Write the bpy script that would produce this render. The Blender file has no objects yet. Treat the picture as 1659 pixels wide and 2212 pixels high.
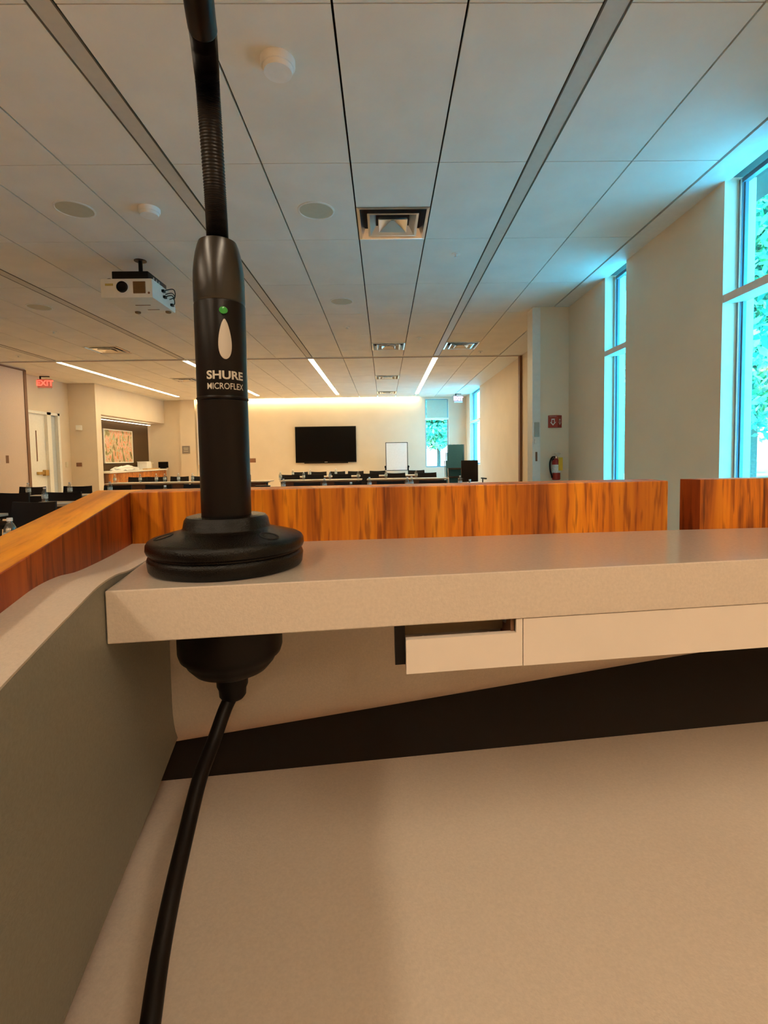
import bpy, bmesh, math, random
from math import pi, sin, cos
from mathutils import Vector, Matrix, noise
random.seed(7)
S = bpy.context.scene
COL = S.collection

# ------------------------------------------------------------------ camera
CZ = 1.24                        # camera height above the floor
F, PX, PY = 1086.9, 847.2, 1045.7
PIT, YAW, ROL = .0552, .0144, -.0155
_fw = Vector((sin(YAW)*cos(PIT), cos(YAW)*cos(PIT), -sin(PIT)))
_rt = Vector((cos(YAW), -sin(YAW), 0))
_up = _rt.cross(_fw)
_R = _rt*cos(ROL) + _up*sin(ROL)
_U = -_rt*sin(ROL) + _up*cos(ROL)
cam = bpy.data.cameras.new('camera')
cam.sensor_width = 36; cam.lens = F*36/2212
cam.shift_x = -(PX-829.5)/2212; cam.shift_y = -(1106-PY)/2212
cam.clip_start = .01; cam.clip_end = 300
co = bpy.data.objects.new('camera', cam); COL.objects.link(co)
M = Matrix((_R, _U, -_fw)).transposed().to_4x4(); M.translation = Vector((0, 0, CZ))
co.matrix_world = M
S.camera = co

# ------------------------------------------------------------------ look, world, lights
S.view_settings.view_transform = 'Standard'; S.view_settings.look = 'None'
S.view_settings.gamma = 1; S.view_settings.exposure = 0.0
W = bpy.data.worlds.new('sky'); S.world = W; W.use_nodes = True
SKY = 24.0
wn, wl_ = W.node_tree.nodes, W.node_tree.links
wtc = wn.new('ShaderNodeTexCoord'); wsx = wn.new('ShaderNodeSeparateXYZ'); wl_.new(wtc.outputs['Generated'], wsx.inputs[0])
wr = wn.new('ShaderNodeValToRGB'); wl_.new(wsx.outputs[2], wr.inputs[0]); wl_.new(wr.outputs[0], wn['Background'].inputs[0])
we = wr.color_ramp.elements                # bright white haze low down, saturated cyan overhead
we[0].position = 0; we[0].color = (.11, .15, .175, 1); we[1].position = .55; we[1].color = (.002, .48, 1, 1)
for p_, c_ in ((.07, (.09, .155, .19, 1)), (.16, (.035, .27, .44, 1))):
    k_ = we.new(p_); k_.color = c_
wn['Background'].inputs[1].default_value = SKY
STRIP_ON = 34.0      # linear lamps of the far half
FILL_BACK = 52.0     # unseen fill strips added behind the camera to light the desk
COVE = 30.0
WARM = (1, .82, .60)

def portal(name, loc, rot, sx, sy):
    L = bpy.data.lights.new(name, 'AREA'); L.shape = 'RECTANGLE'; L.size = sx; L.size_y = sy
    L.cycles.is_portal = True
    o = bpy.data.objects.new(name, L); o.location = loc; o.rotation_euler = rot; COL.objects.link(o)
sun = bpy.data.lights.new('sun', 'SUN'); sun.energy = 6; sun.angle = .05; sun.color = (1, .97, .85)
so = bpy.data.objects.new('sun', sun); COL.objects.link(so); so.rotation_euler = (0, math.radians(-38), math.radians(10))

# geometry of the room (metres)
H = 3.2557                       # ceiling
WX, WX2 = 2.57, 2.83             # right wall, near and far halves
FY = 17.4                        # far wall
YP = 10.33                       # partition track
WIN = [(5.36, 5.87), (3.31, 3.83)]
for i, (a, b) in enumerate(WIN):
    portal('daylight_portal', (WX+.22, (a+b)/2, 1.8), (0, pi/2, 0), 2.85, b-a)
portal('daylight_portal', (WX2+.2, 15.75, 2.1), (0, pi/2, 0), 2.2, 1.7)
portal('daylight_portal', (1.83, FY+.2, 2.05), (pi/2, 0, pi), .8, 2.35)

# ------------------------------------------------------------------ pixel -> point on a real plane
def ray(x, y): return _R*((x-PX)/F) - _U*((y-PY)/F) + _fw
def hit(x, y, n, c):             # plane n.p = c, relative to the camera
    v = ray(x, y); n = Vector(n); return v*(c/v.dot(n))
def atY(x, y, Y): p = hit(x, y, (0, 1, 0), Y); return Vector((p.x, p.y, p.z+CZ))
def atX(x, y, X): p = hit(x, y, (1, 0, 0), X); return Vector((p.x, p.y, p.z+CZ))
def atZ(x, y, z): p = hit(x, y, (0, 0, 1), z-CZ); return Vector((p.x, p.y, p.z+CZ))

# ------------------------------------------------------------------ materials
def mat(name, col, rough=.6, metal=0, var=0, vs=20, bump=0, bs=200, emit=None, es=0, spec=None, coat=0, stretch=(1,1,1)):
    m = bpy.data.materials.new(name); m.use_nodes = True
    n = m.node_tree.nodes; l = m.node_tree.links; b = n['Principled BSDF']
    b.inputs['Base Color'].default_value = (*col, 1); b.inputs['Roughness'].default_value = rough
    b.inputs['Metallic'].default_value = metal
    if spec is not None: b.inputs['Specular IOR Level'].default_value = spec
    if coat: b.inputs['Coat Weight'].default_value = coat; b.inputs['Coat Roughness'].default_value = .15
    tc = n.new('ShaderNodeTexCoord'); mp = n.new('ShaderNodeMapping'); mp.inputs['Scale'].default_value = stretch
    l.new(tc.outputs['Object'], mp.inputs[0])
    t = n.new('ShaderNodeTexNoise'); t.inputs['Scale'].default_value = vs; t.inputs['Detail'].default_value = 4
    l.new(mp.outputs[0], t.inputs['Vector'])
    r = n.new('ShaderNodeValToRGB')
    v = max(var, .03)
    r.color_ramp.elements[0].position = .3; r.color_ramp.elements[1].position = .7
    r.color_ramp.elements[0].color = (*[c*(1-v) for c in col], 1)
    r.color_ramp.elements[1].color = (*[min(1, c*(1+v)) for c in col], 1)
    l.new(t.outputs[0], r.inputs[0]); l.new(r.outputs[0], b.inputs['Base Color'])
    if bump:
        t2 = n.new('ShaderNodeTexNoise'); t2.inputs['Scale'].default_value = bs; t2.inputs['Detail'].default_value = 3
        l.new(tc.outputs['Object'], t2.inputs['Vector'])
        bp = n.new('ShaderNodeBump'); bp.inputs['Strength'].default_value = bump; bp.inputs['Distance'].default_value = .001
        l.new(t2.outputs[0], bp.inputs['Height']); l.new(bp.outputs[0], b.inputs['Normal'])
    if emit:
        b.inputs['Emission Color'].default_value = (*emit, 1); b.inputs['Emission Strength'].default_value = es
    return m

def wood_mat(name, cols, sc=(70, 70, 3.5), rough=.4, pore=.75, rot=0):
    """veneer: fine streaks stretched along the grain plus dark pores and board-to-board tone"""
    m = bpy.data.materials.new(name); m.use_nodes = True
    n = m.node_tree.nodes; l = m.node_tree.links; b = n['Principled BSDF']
    tc = n.new('ShaderNodeTexCoord'); mp0 = n.new('ShaderNodeMapping'); mp0.inputs['Rotation'].default_value[2] = rot
    l.new(tc.outputs['Object'], mp0.inputs[0])
    mp = n.new('ShaderNodeMapping'); mp.inputs['Scale'].default_value = sc; l.new(mp0.outputs[0], mp.inputs[0])
    t = n.new('ShaderNodeTexNoise'); t.inputs['Scale'].default_value = 1; t.inputs['Detail'].default_value = 6
    t.inputs['Roughness'].default_value = .6; t.inputs['Distortion'].default_value = .6
    l.new(mp.outputs[0], t.inputs['Vector'])
    r = n.new('ShaderNodeValToRGB'); e = r.color_ramp.elements
    e[0].position = .34; e[0].color = (*cols[0], 1); e[1].position = .66; e[1].color = (*cols[2], 1)
    k = e.new(.48); k.color = (*cols[1], 1)
    l.new(t.outputs[0], r.inputs[0])
    mp2 = n.new('ShaderNodeMapping'); mp2.inputs['Scale'].default_value = [s*f for s, f in zip(sc, (5, 5, 9))]
    l.new(mp0.outputs[0], mp2.inputs[0])
    t2 = n.new('ShaderNodeTexNoise'); t2.inputs['Scale'].default_value = 1; t2.inputs['Detail'].default_value = 2
    l.new(mp2.outputs[0], t2.inputs['Vector'])
    r2 = n.new('ShaderNodeValToRGB'); r2.color_ramp.elements[0].position = .34; r2.color_ramp.elements[1].position = .46
    r2.color_ramp.elements[0].color = (.42, .3, .22, 1); r2.color_ramp.elements[1].color = (1, 1, 1, 1)
    l.new(t2.outputs[0], r2.inputs[0])
    mx = n.new('ShaderNodeMix'); mx.data_type = 'RGBA'; mx.blend_type = 'MULTIPLY'; mx.inputs[0].default_value = pore
    l.new(r.outputs[0], mx.inputs[6]); l.new(r2.outputs[0], mx.inputs[7])
    # broad tone from leaf to leaf of the veneer
    mp3 = n.new('ShaderNodeMapping'); mp3.inputs['Scale'].default_value = [s*.32 for s in sc]
    l.new(mp0.outputs[0], mp3.inputs[0])
    t3 = n.new('ShaderNodeTexNoise'); t3.inputs['Scale'].default_value = 1; t3.inputs['Detail'].default_value = 1
    l.new(mp3.outputs[0], t3.inputs['Vector'])
    r3 = n.new('ShaderNodeValToRGB'); r3.color_ramp.elements[0].position = .38; r3.color_ramp.elements[1].position = .58
    r3.color_ramp.elements[0].color = (.55, .45, .4, 1); r3.color_ramp.elements[1].color = (1.0, 1.0, 1.0, 1)
    l.new(t3.outputs[0], r3.inputs[0])
    m2 = n.new('ShaderNodeMix'); m2.data_type = 'RGBA'; m2.blend_type = 'MULTIPLY'; m2.inputs[0].default_value = .8
    l.new(mx.outputs[2], m2.inputs[6]); l.new(r3.outputs[0], m2.inputs[7])
    l.new(m2.outputs[2], b.inputs['Base Color'])
    b.inputs['Roughness'].default_value = rough
    return m

def emis(name, col, s):
    return mat(name, (.8, .8, .8), .5, emit=col, es=s)
def glass_mat(name, tint=(1, 1, 1), refl=.06):
    m = bpy.data.materials.new(name); m.use_nodes = True
    n = m.node_tree.nodes; l = m.node_tree.links; n.remove(n['Principled BSDF'])
    t = n.new('ShaderNodeBsdfTransparent'); t.inputs[0].default_value = (*tint, 1)
    g = n.new('ShaderNodeBsdfGlossy'); g.inputs['Roughness'].default_value = .05
    x = n.new('ShaderNodeMixShader'); x.inputs[0].default_value = refl; l.new(t.outputs[0], x.inputs[1]); l.new(g.outputs[0], x.inputs[2])
    l.new(x.outputs[0], n['Material Output'].inputs[0]); return m

m_tile = mat('ceiling_tile', (.86, .80, .70), .9, var=.04, vs=3, bump=.3, bs=400)
m_gap = mat('ceiling_gap', (.10, .05, .03), .9)
m_border = mat('painted_border', (.80, .78, .72), .6)
m_wall = mat('wall_paint', (.86, .74, .56), .75, var=.03, vs=2, bump=.15, bs=300)
m_wallfar = mat('wall_paint_cream', (.74, .62, .48), .75, var=.02, vs=2)
m_panelwall = mat('partition_fabric', (.72, .55, .45), .9, var=.05, vs=60)
m_white = mat('white_paint', (.85, .82, .75), .45)
m_frame = mat('window_frame_metal', (.16, .24, .30), .35)
m_carpet = mat('carpet', (.76, .58, .40), .95, var=.25, vs=90, bump=.5, bs=300)
m_brownwall = mat('brown_wallcovering', (.075, .038, .010), .8, var=.15, vs=60)
m_glass = glass_mat('window_glass', (.93, .98, .98))
m_brown = mat('brown_trim', (.22, .10, .05), .6)
m_chanoff = mat('lamp_lens_unlit', (.62, .56, .47), .5)
m_chanedge = mat('lamp_edge', (.12, .09, .06), .7)
m_on = emis('lamp_lens_lit', (1, .80, .45), STRIP_ON)
m_fill = emis('added_fill_lens', WARM, FILL_BACK)
m_cove = emis('cove_lens', (1, .78, .42), COVE)
m_chrome = mat('brushed_aluminium', (.72, .73, .74), .25, metal=1)
m_dark = mat('dark_void', (.05, .02, .015), .8)
m_lam = mat('grey_laminate', (.62, .52, .42), .42, var=.05, vs=900, bump=.12, bs=1500)
m_lamtop = mat('shelf_laminate', (.48, .41, .34), .13, var=.05, vs=900, bump=.02, bs=1500, spec=.9)
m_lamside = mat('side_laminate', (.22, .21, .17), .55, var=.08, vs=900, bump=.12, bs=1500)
m_edge = mat('pale_edge_band', (.80, .72, .60), .4)
WC = [(.15, .020, .001), (.68, .19, .004), (.98, .38, .010)]
m_wood = wood_mat('teak_veneer_upright_grain', WC, (75, 75, 4))
m_woodtop = wood_mat('teak_veneer_long_grain', [(.58, .19, .004), (.85, .33, .008), (.98, .45, .02)], (90, 9, 90), pore=.15, rot=math.radians(-11))
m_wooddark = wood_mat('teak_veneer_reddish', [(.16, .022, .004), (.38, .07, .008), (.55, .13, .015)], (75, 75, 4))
m_cab = wood_mat('cabinet_veneer', [(.35, .09, .01), (.55, .18, .03), (.70, .27, .05)], (12, 12, 2))
m_black = mat('black_metal', (.004, .0025, .002), .33, spec=.22)
m_blackrough = mat('black_powder_coat', (.002, .0013, .0008), .24, bump=.3, bs=2200, spec=.25)
m_rubber = mat('black_rubber', (.005, .003, .002), .42, spec=.2)
m_grey = mat('grey_switch', (.52, .48, .42), .5)
m_print = mat('silver_print', (.55, .52, .45), .5)
m_led = mat('green_indicator', (.04, .30, .05), .15, emit=(.05, .8, .12), es=.02)
m_chair = mat('black_mesh_fabric', (.012, .009, .010), .8, bump=.6, bs=500)
m_chairframe = mat('black_chair_frame', (.015, .012, .012), .45)
m_steel = mat('steel', (.55, .55, .56), .3, metal=1)
m_table = mat('pale_table_top', (.62, .50, .40), .45, var=.05)
m_modesty = mat('brown_modesty_panel', (.10, .035, .018), .5, var=.2, vs=14)
m_paper = mat('white_paper', (.88, .86, .84), .7)
m_cap = mat('white_cap', (.85, .88, .92), .4)
m_label = mat('bottle_label', (.62, .72, .80), .5, var=.45, vs=70)
m_bottle = glass_mat('clear_plastic', (.86, .90, .92), .22)
m_red = mat('red_enamel', (.32, .015, .008), .35)
m_redsign = mat('red_sign', (.38, .03, .015), .5)
m_yellow = mat('yellow_tag', (.80, .50, .03), .5)
m_beige = mat('beige_plastic', (.72, .66, .52), .5)
m_projside = mat('projector_shell', (.80, .76, .66), .45)
m_vent = mat('brown_grille', (.20, .10, .03), .6)
m_screen = mat('screen_black', (.003, .002, .002), .3, spec=.12)
m_board = mat('white_board', (.82, .82, .86), .2)
m_redglow = emis('exit_red', (1, .012, .012), 1.6)
m_signface = mat('exit_face', (.62, .30, .26), .5, emit=(1, .12, .1), es=.12)
m_leaf = [mat('leaf_bright', (.22, .62, .30), .5, var=.5, vs=2), mat('leaf_deep', (.02, .20, .13), .5, var=.5, vs=2), mat('leaf_yellow', (.45, .75, .35), .5, var=.4, vs=2)]
m_bark = mat('bark', (.12, .08, .05), .9, var=.3, vs=20)
m_pave = mat('pale_pavement', (.80, .78, .72), .8, var=.05, vs=4)
m_blind = mat('roller_shade', (.45, .62, .55), .8)

# ------------------------------------------------------------------ mesh helpers
def finish(name, bm, material, parent=None, smooth=False):
    me = bpy.data.meshes.new(name); bm.normal_update(); bm.to_mesh(me); bm.free()
    for mm in (material if isinstance(material, (list, tuple)) else [material]): me.materials.append(mm)
    if smooth:
        for p in me.polygons: p.use_smooth = True
        try: me.set_sharp_from_angle(angle=math.radians(38))
        except Exception: pass
    o = bpy.data.objects.new(name, me); COL.objects.link(o)
    if parent: o.parent = parent
    return o
def box(bm, x0, x1, y0, y1, z0, z1, mi=0, bev=0):
    vs = [bm.verts.new((x, y, z)) for x in (x0, x1) for y in (y0, y1) for z in (z0, z1)]
    fs = [(0, 1, 3, 2), (4, 6, 7, 5), (0, 4, 5, 1), (2, 3, 7, 6), (0, 2, 6, 4), (1, 5, 7, 3)]
    out = []
    for f in fs:
        q = bm.faces.new([vs[i] for i in f]); q.material_index = mi; out.append(q)
    if bev:
        es = list({e for f in out for e in f.edges})
        bmesh.ops.bevel(bm, geom=es, offset=bev, segments=2, affect='EDGES', profile=.6)
    return vs
def bx(name, x0, x1, y0, y1, z0, z1, m, parent=None, bev=0):
    bm = bmesh.new(); box(bm, x0, x1, y0, y1, z0, z1, 0, bev)
    return finish(name, bm, m, parent, smooth=bev > 0)
def boxes(name, lst, m, parent=None, bev=0):
    bm = bmesh.new()
    for b in lst: box(bm, *b[:6], mi=(b[6] if len(b) > 6 else 0), bev=bev)
    return finish(name, bm, m, parent, smooth=bev > 0)
def prism(bm, pts, z0, z1, mi=0):
    """pts: ccw outline of (x, y) or with own z pairs (x, y, z0, z1)"""
    lo = [bm.verts.new((p[0], p[1], p[2] if len(p) > 2 else z0)) for p in pts]
    hi = [bm.verts.new((p[0], p[1], p[3] if len(p) > 2 else z1)) for p in pts]
    n = len(pts)
    fs = [bm.faces.new(lo[::-1]), bm.faces.new(hi)]
    for i in range(n): fs.append(bm.faces.new((lo[i], lo[(i+1) % n], hi[(i+1) % n], hi[i])))
    for f in fs: f.material_index = mi
    return fs
def lathe(bm, prof, seg=48, c=(0, 0, 0), cap=True, mat4=None, mi=0):
    rings = []
    for r, z in prof:
        ring = []
        for i in range(seg):
            a = 2*pi*i/seg; v = Vector((r*cos(a), r*sin(a), z))
            if mat4: v = mat4 @ v
            ring.append(bm.verts.new(v+Vector(c)))
        rings.append(ring)
    for a, b in zip(rings, rings[1:]):
        for i in range(seg):
            f = bm.faces.new((a[i], a[(i+1) % seg], b[(i+1) % seg], b[i])); f.material_index = mi
    if cap:
        f = bm.faces.new(rings[0][::-1]); f.material_index = mi
        f = bm.faces.new(rings[-1]); f.material_index = mi
def spline(pts, n):
    """Catmull-Rom through vectors (last component may carry a radius)"""
    P = [pts[0]] + list(pts) + [pts[-1]]; out = []
    for i in range(1, len(P)-2):
        for k in range(n):
            t = k/n; a, b, c, d = P[i-1], P[i], P[i+1], P[i+2]
            out.append([.5*((2*b[j])+(-a[j]+c[j])*t+(2*a[j]-5*b[j]+4*c[j]-d[j])*t*t+(-a[j]+3*b[j]-3*c[j]+d[j])*t**3) for j in range(len(a))])
    out.append(list(pts[-1])); return out
def tube(bm, pts, rad, seg=12, mi=0):
    pts = [Vector(p[:3]) for p in pts]; rings = []; prev = None
    for i, p in enumerate(pts):
        d = (pts[min(i+1, len(pts)-1)]-pts[max(i-1, 0)]).normalized()
        if prev is None:
            a = Vector((0, 0, 1)) if abs(d.z) < .9 else Vector((1, 0, 0)); u = d.cross(a).normalized()
        else: u = (prev - d*prev.dot(d)).normalized()
        prev = u; v = d.cross(u); r = rad(i) if callable(rad) else rad
        rings.append([bm.verts.new(p+u*(r*cos(2*pi*k/seg))+v*(r*sin(2*pi*k/seg))) for k in range(seg)])
    for a, b in zip(rings, rings[1:]):
        for k in range(seg):
            f = bm.faces.new((a[k], a[(k+1) % seg], b[(k+1) % seg], b[k])); f.material_index = mi
    bm.faces.new(rings[0][::-1]).material_index = mi; bm.faces.new(rings[-1]).material_index = mi
def bar(bm, a, b, r, seg=8, mi=0): tube(bm, [a, b], r, seg, mi)
def tag(o, label, cat, group=None, kind=None):
    o['label'] = label; o['category'] = cat
    if group: o['group'] = group
    if kind: o['kind'] = kind
    return o
def struct(o, label=None):
    o['kind'] = 'structure'
    if label: o['label'] = label
    return o
def thing(name, loc, label, cat, group=None, rz=0):
    o = bpy.data.objects.new(name, None); COL.objects.link(o); o.location = loc; o.rotation_euler.z = rz
    o.empty_display_size = .05
    return tag(o, label, cat, group)
def dup(root, loc, label, rz=None, group=None):
    def cp(o, par):
        c = o.copy(); COL.objects.link(c)
        if par: c.parent = par
        for ch in list(o.children): cp(ch, c)
        return c
    r = cp(root, None); r.location = loc
    if rz is not None: r.rotation_euler.z = rz
    r['label'] = label
    if group: r['group'] = group
    return r
def text_mesh(name, body, size, material, parent, xf, bold=0, extrude=.0):
    """lettering as a real mesh; xf maps a flat (x right, y up) point to its place"""
    cu = bpy.data.curves.new(name, 'FONT'); cu.body = body; cu.size = size; cu.offset = bold; cu.extrude = extrude
    cu.align_x = 'CENTER'; cu.align_y = 'CENTER'; cu.resolution_u = 4
    t = bpy.data.objects.new(name, cu); COL.objects.link(t)
    dg = bpy.context.evaluated_depsgraph_get(); dg.update()
    me = bpy.data.meshes.new_from_object(t.evaluated_get(dg)); bpy.data.objects.remove(t)
    for v in me.vertices: v.co = xf(v.co)
    me.materials.clear(); me.materials.append(material)
    o = bpy.data.objects.new(name, me); COL.objects.link(o); o.parent = parent
    return o

# ================================================================== THE ROOM
struct(bx('floor', -9.2, 3.4, -6.2, FY+.3, -.1, 0, m_carpet), 'beige carpet floor')
# ceiling: lay-in tiles with shadow gaps, the backing above them
A0, TW, ST = -.2018, .61, .12
cols = []                         # (x0, x1, is lamp channel)
x = A0 + 2*TW + ST                # right edge of the channel near the windows
cols.append((x, x+TW)); cols.append((x+TW, x+2*TW))
chan = []
k = x
for g in range(4):
    chan.append((k-ST, k))
    for j in range(4): cols.append((k-ST-(j+1)*TW, k-ST-j*TW))
    k -= ST+4*TW
Y0 = 2.3566; TL = 1.22
rows = [Y0+TL*i for i in range(-7, 7)]
bm = bmesh.new()
box(bm, -9.2, 3.2, -6.2, FY+.3, H+.10, H+.16, 1)
VENTS = [(A0+.305, 4.49), (A0+.305, 9.38), (1.445, 9.38), (-5.1+.0, 9.38), (A0+.305, 12.97), (A0+.305, 16.03), (-5.1, 12.97)]
rr = [-6.2]+rows
rr = [r for r in rr if r < YP-.3]+[YP-.03]
rf = [YP+.06, 11.45, 12.67, 13.89, 15.11, 16.33, FY+.1]
for seq in (rr, rf):
    for a, b in zip(seq, seq[1:]):
        for (c, d) in cols:
            vv = [v for v in VENTS if c < v[0] < d and a < v[1] < b]
            if not vv: box(bm, c+.006, d-.006, a+.003, b-.003, H, H+.02, 0); continue
            ya, yb = max(a+.003, vv[0][1]-.298), min(b-.003, vv[0][1]+.298)
            if ya-a > .01: box(bm, c+.006, d-.006, a+.003, ya, H, H+.02, 0)
            if b-yb > .01: box(bm, c+.006, d-.006, yb, b-.003, H, H+.02, 0)
for (c, d) in chan:
    for y0_, y1_ in ((-6.2, -3.95), (16.43, FY+.1)): box(bm, c+.004, d-.004, y0_, y1_, H, H+.02, 0)
box(bm, -9.2, cols[-1][0]-.006, -6.2, FY+.1, H, H+.02, 0)
struct(finish('ceiling', bm, [m_tile, m_gap]), 'white tile ceiling with thin dark seams')
struct(bx('trim_1', x+2*TW+.012, WX+.03, -6.2, FY+.1, H-.004, H+.02, m_border), 'pale painted border along window wall ceiling')
struct(bx('trim_2', WX+.03, WX2+.05, 7.2, FY+.1, H-.002, H+.02, m_border), 'pale ceiling strip over the far side wall')
struct(boxes('trim_3', [(-8.2, WX2, YP-.03, YP+.06, H-.012, H+.02, 0), (-8.2, WX2, YP-.004, YP+.03, H-.016, H-.004, 1)], [m_border, m_brown]), 'partition track across the ceiling')
# right wall, near half: piers between tall windows
zs = .35
pl = []
edges = [-6.2]+[e for w in sorted(WIN) for e in w]+[7.0]
for a, b in zip(edges[::2], edges[1::2]): pl.append((WX, WX+.24, a, b, 0, H+.02))
for a, b in WIN: pl.append((WX, WX+.24, a, b, 0, zs))
struct(boxes('wall_right', pl, m_wall), 'grey beige wall with tall windows')
def window(n, x0, a, b, z0, z1, zt, axis='y'):
    """frame, transom and two panes, standing in the opening; axis = run of the wall"""
    fx0, fx1 = x0+.11, x0+.15
    L = []
    fw_ = .034
    def q(a_, b_, c_, d_, z_, w_): return (a_, b_, c_, d_, z_, w_) if axis == 'y' else (c_, d_, a_, b_, z_, w_)
    L += [q(fx0, fx1, a, a+fw_, z0, z1), q(fx0, fx1, b-fw_, b, z0, z1), q(fx0, fx1, a, b, z0, z0+fw_), q(fx0, fx1, a, b, z1-fw_, z1)]
    # inner stops
    L += [q(fx0+.015, fx1, a+fw_, a+fw_+.012, z0, z1), q(fx0+.015, fx1, b-fw_-.012, b-fw_, z0, z1)]
    w = boxes('window_%d' % n, L, m_frame)
    struct(w, 'tall window with pale metal frame and transom')
    boxes('transom', [q(x0+.005, fx1, a+.001, b-.001, zt-.03, zt+.03)], m_white, w)
    boxes('bead', [q(fx0-.006, fx0+.004, a+.018, a+.03, z0, z1), q(fx0-.006, fx0+.004, b-.03, b-.018, z0, z1)], m_white, w)
    g = boxes('pane', [q(fx0+.03, fx0+.036, a+fw_, b-fw_, z0+fw_, zt-.03)], m_glass, w)
    g = boxes('pane', [q(fx0+.03, fx0+.036, a+fw_, b-fw_, zt+.03, z1-fw_)], m_glass, w)
    return w
for i, (a, b) in enumerate(WIN): window(i+1, WX, a, b, zs, H, CZ+1.145)
# stub wall with the extinguisher
struct(bx('wall_stub', 2.07, WX+.26, 7.0, 7.22, 0, H+.02, m_wall), 'short return wall with fire extinguisher')
struct(bx('trim_4', 2.06, 2.17, 6.985, 7.23, 0, H-.01, m_white), 'white edge post of return wall')
# far half of the right wall
struct(boxes('wall_right_far', [(WX2, WX2+.24, 7.22, 14.9, 0, H+.02), (WX2, WX2+.24, 16.6, FY+.2, 0, H+.02), (WX2, WX2+.24, 14.9, 16.6, 0, CZ-.28)], m_wallfar), 'cream wall beyond the partition')
struct(boxes('trim_5', [(WX2-.05, WX2, YP-.02, YP+.10, 0, H-.01)], m_brown), 'brown partition jamb')
window(3, WX2, 14.9, 16.6, CZ-.28, H, CZ+1.07)
# far wall with its window
wz0, wz1 = CZ-.40, CZ+1.95
struct(boxes('wall_far', [(-9.2, 1.42, FY, FY+.24, 0, H+.02), (2.23, WX2+.2, FY, FY+.24, 0, H+.02), (1.42, 2.23, FY, FY+.24, 0, wz0), (1.42, 2.23, FY, FY+.24, wz1, H+.02)], m_wallfar), 'cream end wall')
window(4, FY, 1.42, 2.23, wz0, wz1, CZ+1.27, 'x')
tag(bx('roller_shade', 1.47, 2.18, FY+.045, FY+.06, CZ+1.31, wz1-.03, m_blind), 'green grey roller shade over upper far window', 'blind')
# left side
struct(bx('wall_left', -8.3, -7.8, -6.2, 11.2, 0, H+.02, m_panelwall), 'pinkish folding partition panels at left')
struct(boxes('trim_6', [(-7.81, -7.785, 11.13, 11.21, 0, H-.02), (-7.81, -7.785, -6.2, 11.2, H-.05, H-.02)], m_brown), 'brown edge strip of the left partition')
struct(boxes('wall_left_far', [(-8.5, -8.2, 11.2, 11.55, 0, H+.02), (-8.5, -8.2, 11.55, 12.9, 2.44, H+.02), (-8.5, -8.2, 12.9, 13.3, 0, H+.02), (-8.5, -7.5, 13.3, 13.54, 0, H+.02), (-8.5, -8.0, 13.54, FY, 0, H+.02), (-8.0, -7.5, 13.54, FY, 2.47, H+.02)], m_wallfar), 'cream left wall with alcove and soffit')
struct(bx('wall_back', -9.2, 3.2, -6.4, -6.2, 0, H+.02, m_wall))
d = bx('door_1', -8.30, -8.25, 11.6, 12.42, .01, 2.38, m_white); struct(d, 'white door with push bar')
boxes('door_frame', [(-8.34, -8.18, 11.55, 11.6, 0, 2.44), (-8.34, -8.18, 12.42, 12.56, 0, 2.44), (-8.34, -8.18, 12.82, 12.9, 0, 2.44), (-8.34, -8.18, 11.55, 12.9, 2.38, 2.44), (-8.34, -8.18, 12.56, 12.82, 0, .2)], m_white, d)
bx('sidelight_pane', -8.27, -8.26, 12.56, 12.82, .2, 2.38, mat('frosted_glass', (.55, .58, .60), .3), d)
bx('vision_slot', -8.248, -8.243, 12.08, 12.11, 1.25, 1.98, m_brown, d)
bm = bmesh.new(); box(bm, -8.25, -8.19, 12.05, 12.36, .93, 1.0, 0, .01); box(bm, -8.25, -8.17, 12.26, 12.38, .90, 1.04, 0, .01)
h = finish('door_handle', bm, mat('brass_bar', (.55, .36, .12), .35, metal=.8), d)
# alcove back, painting, light line
struct(bx('trim_7', -8.0, -7.985, 13.56, 17.2, .9, 2.46, m_brownwall), 'dark brown wall covering in the alcove')
bm = bmesh.new(); box(bm, -7.93, -7.89, 13.56, 17.2, 2.395, 2.41, 0)
tag(finish('alcove_light', bm, emis('alcove_lens', (1, .85, .6), 6)), 'lit strip lamp under the soffit above the painting', 'light')
struct(bx('trim_8', -6.93, -6.42, FY-.12, FY, 0, H, m_wallfar), 'shallow pilaster on the end wall')


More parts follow.
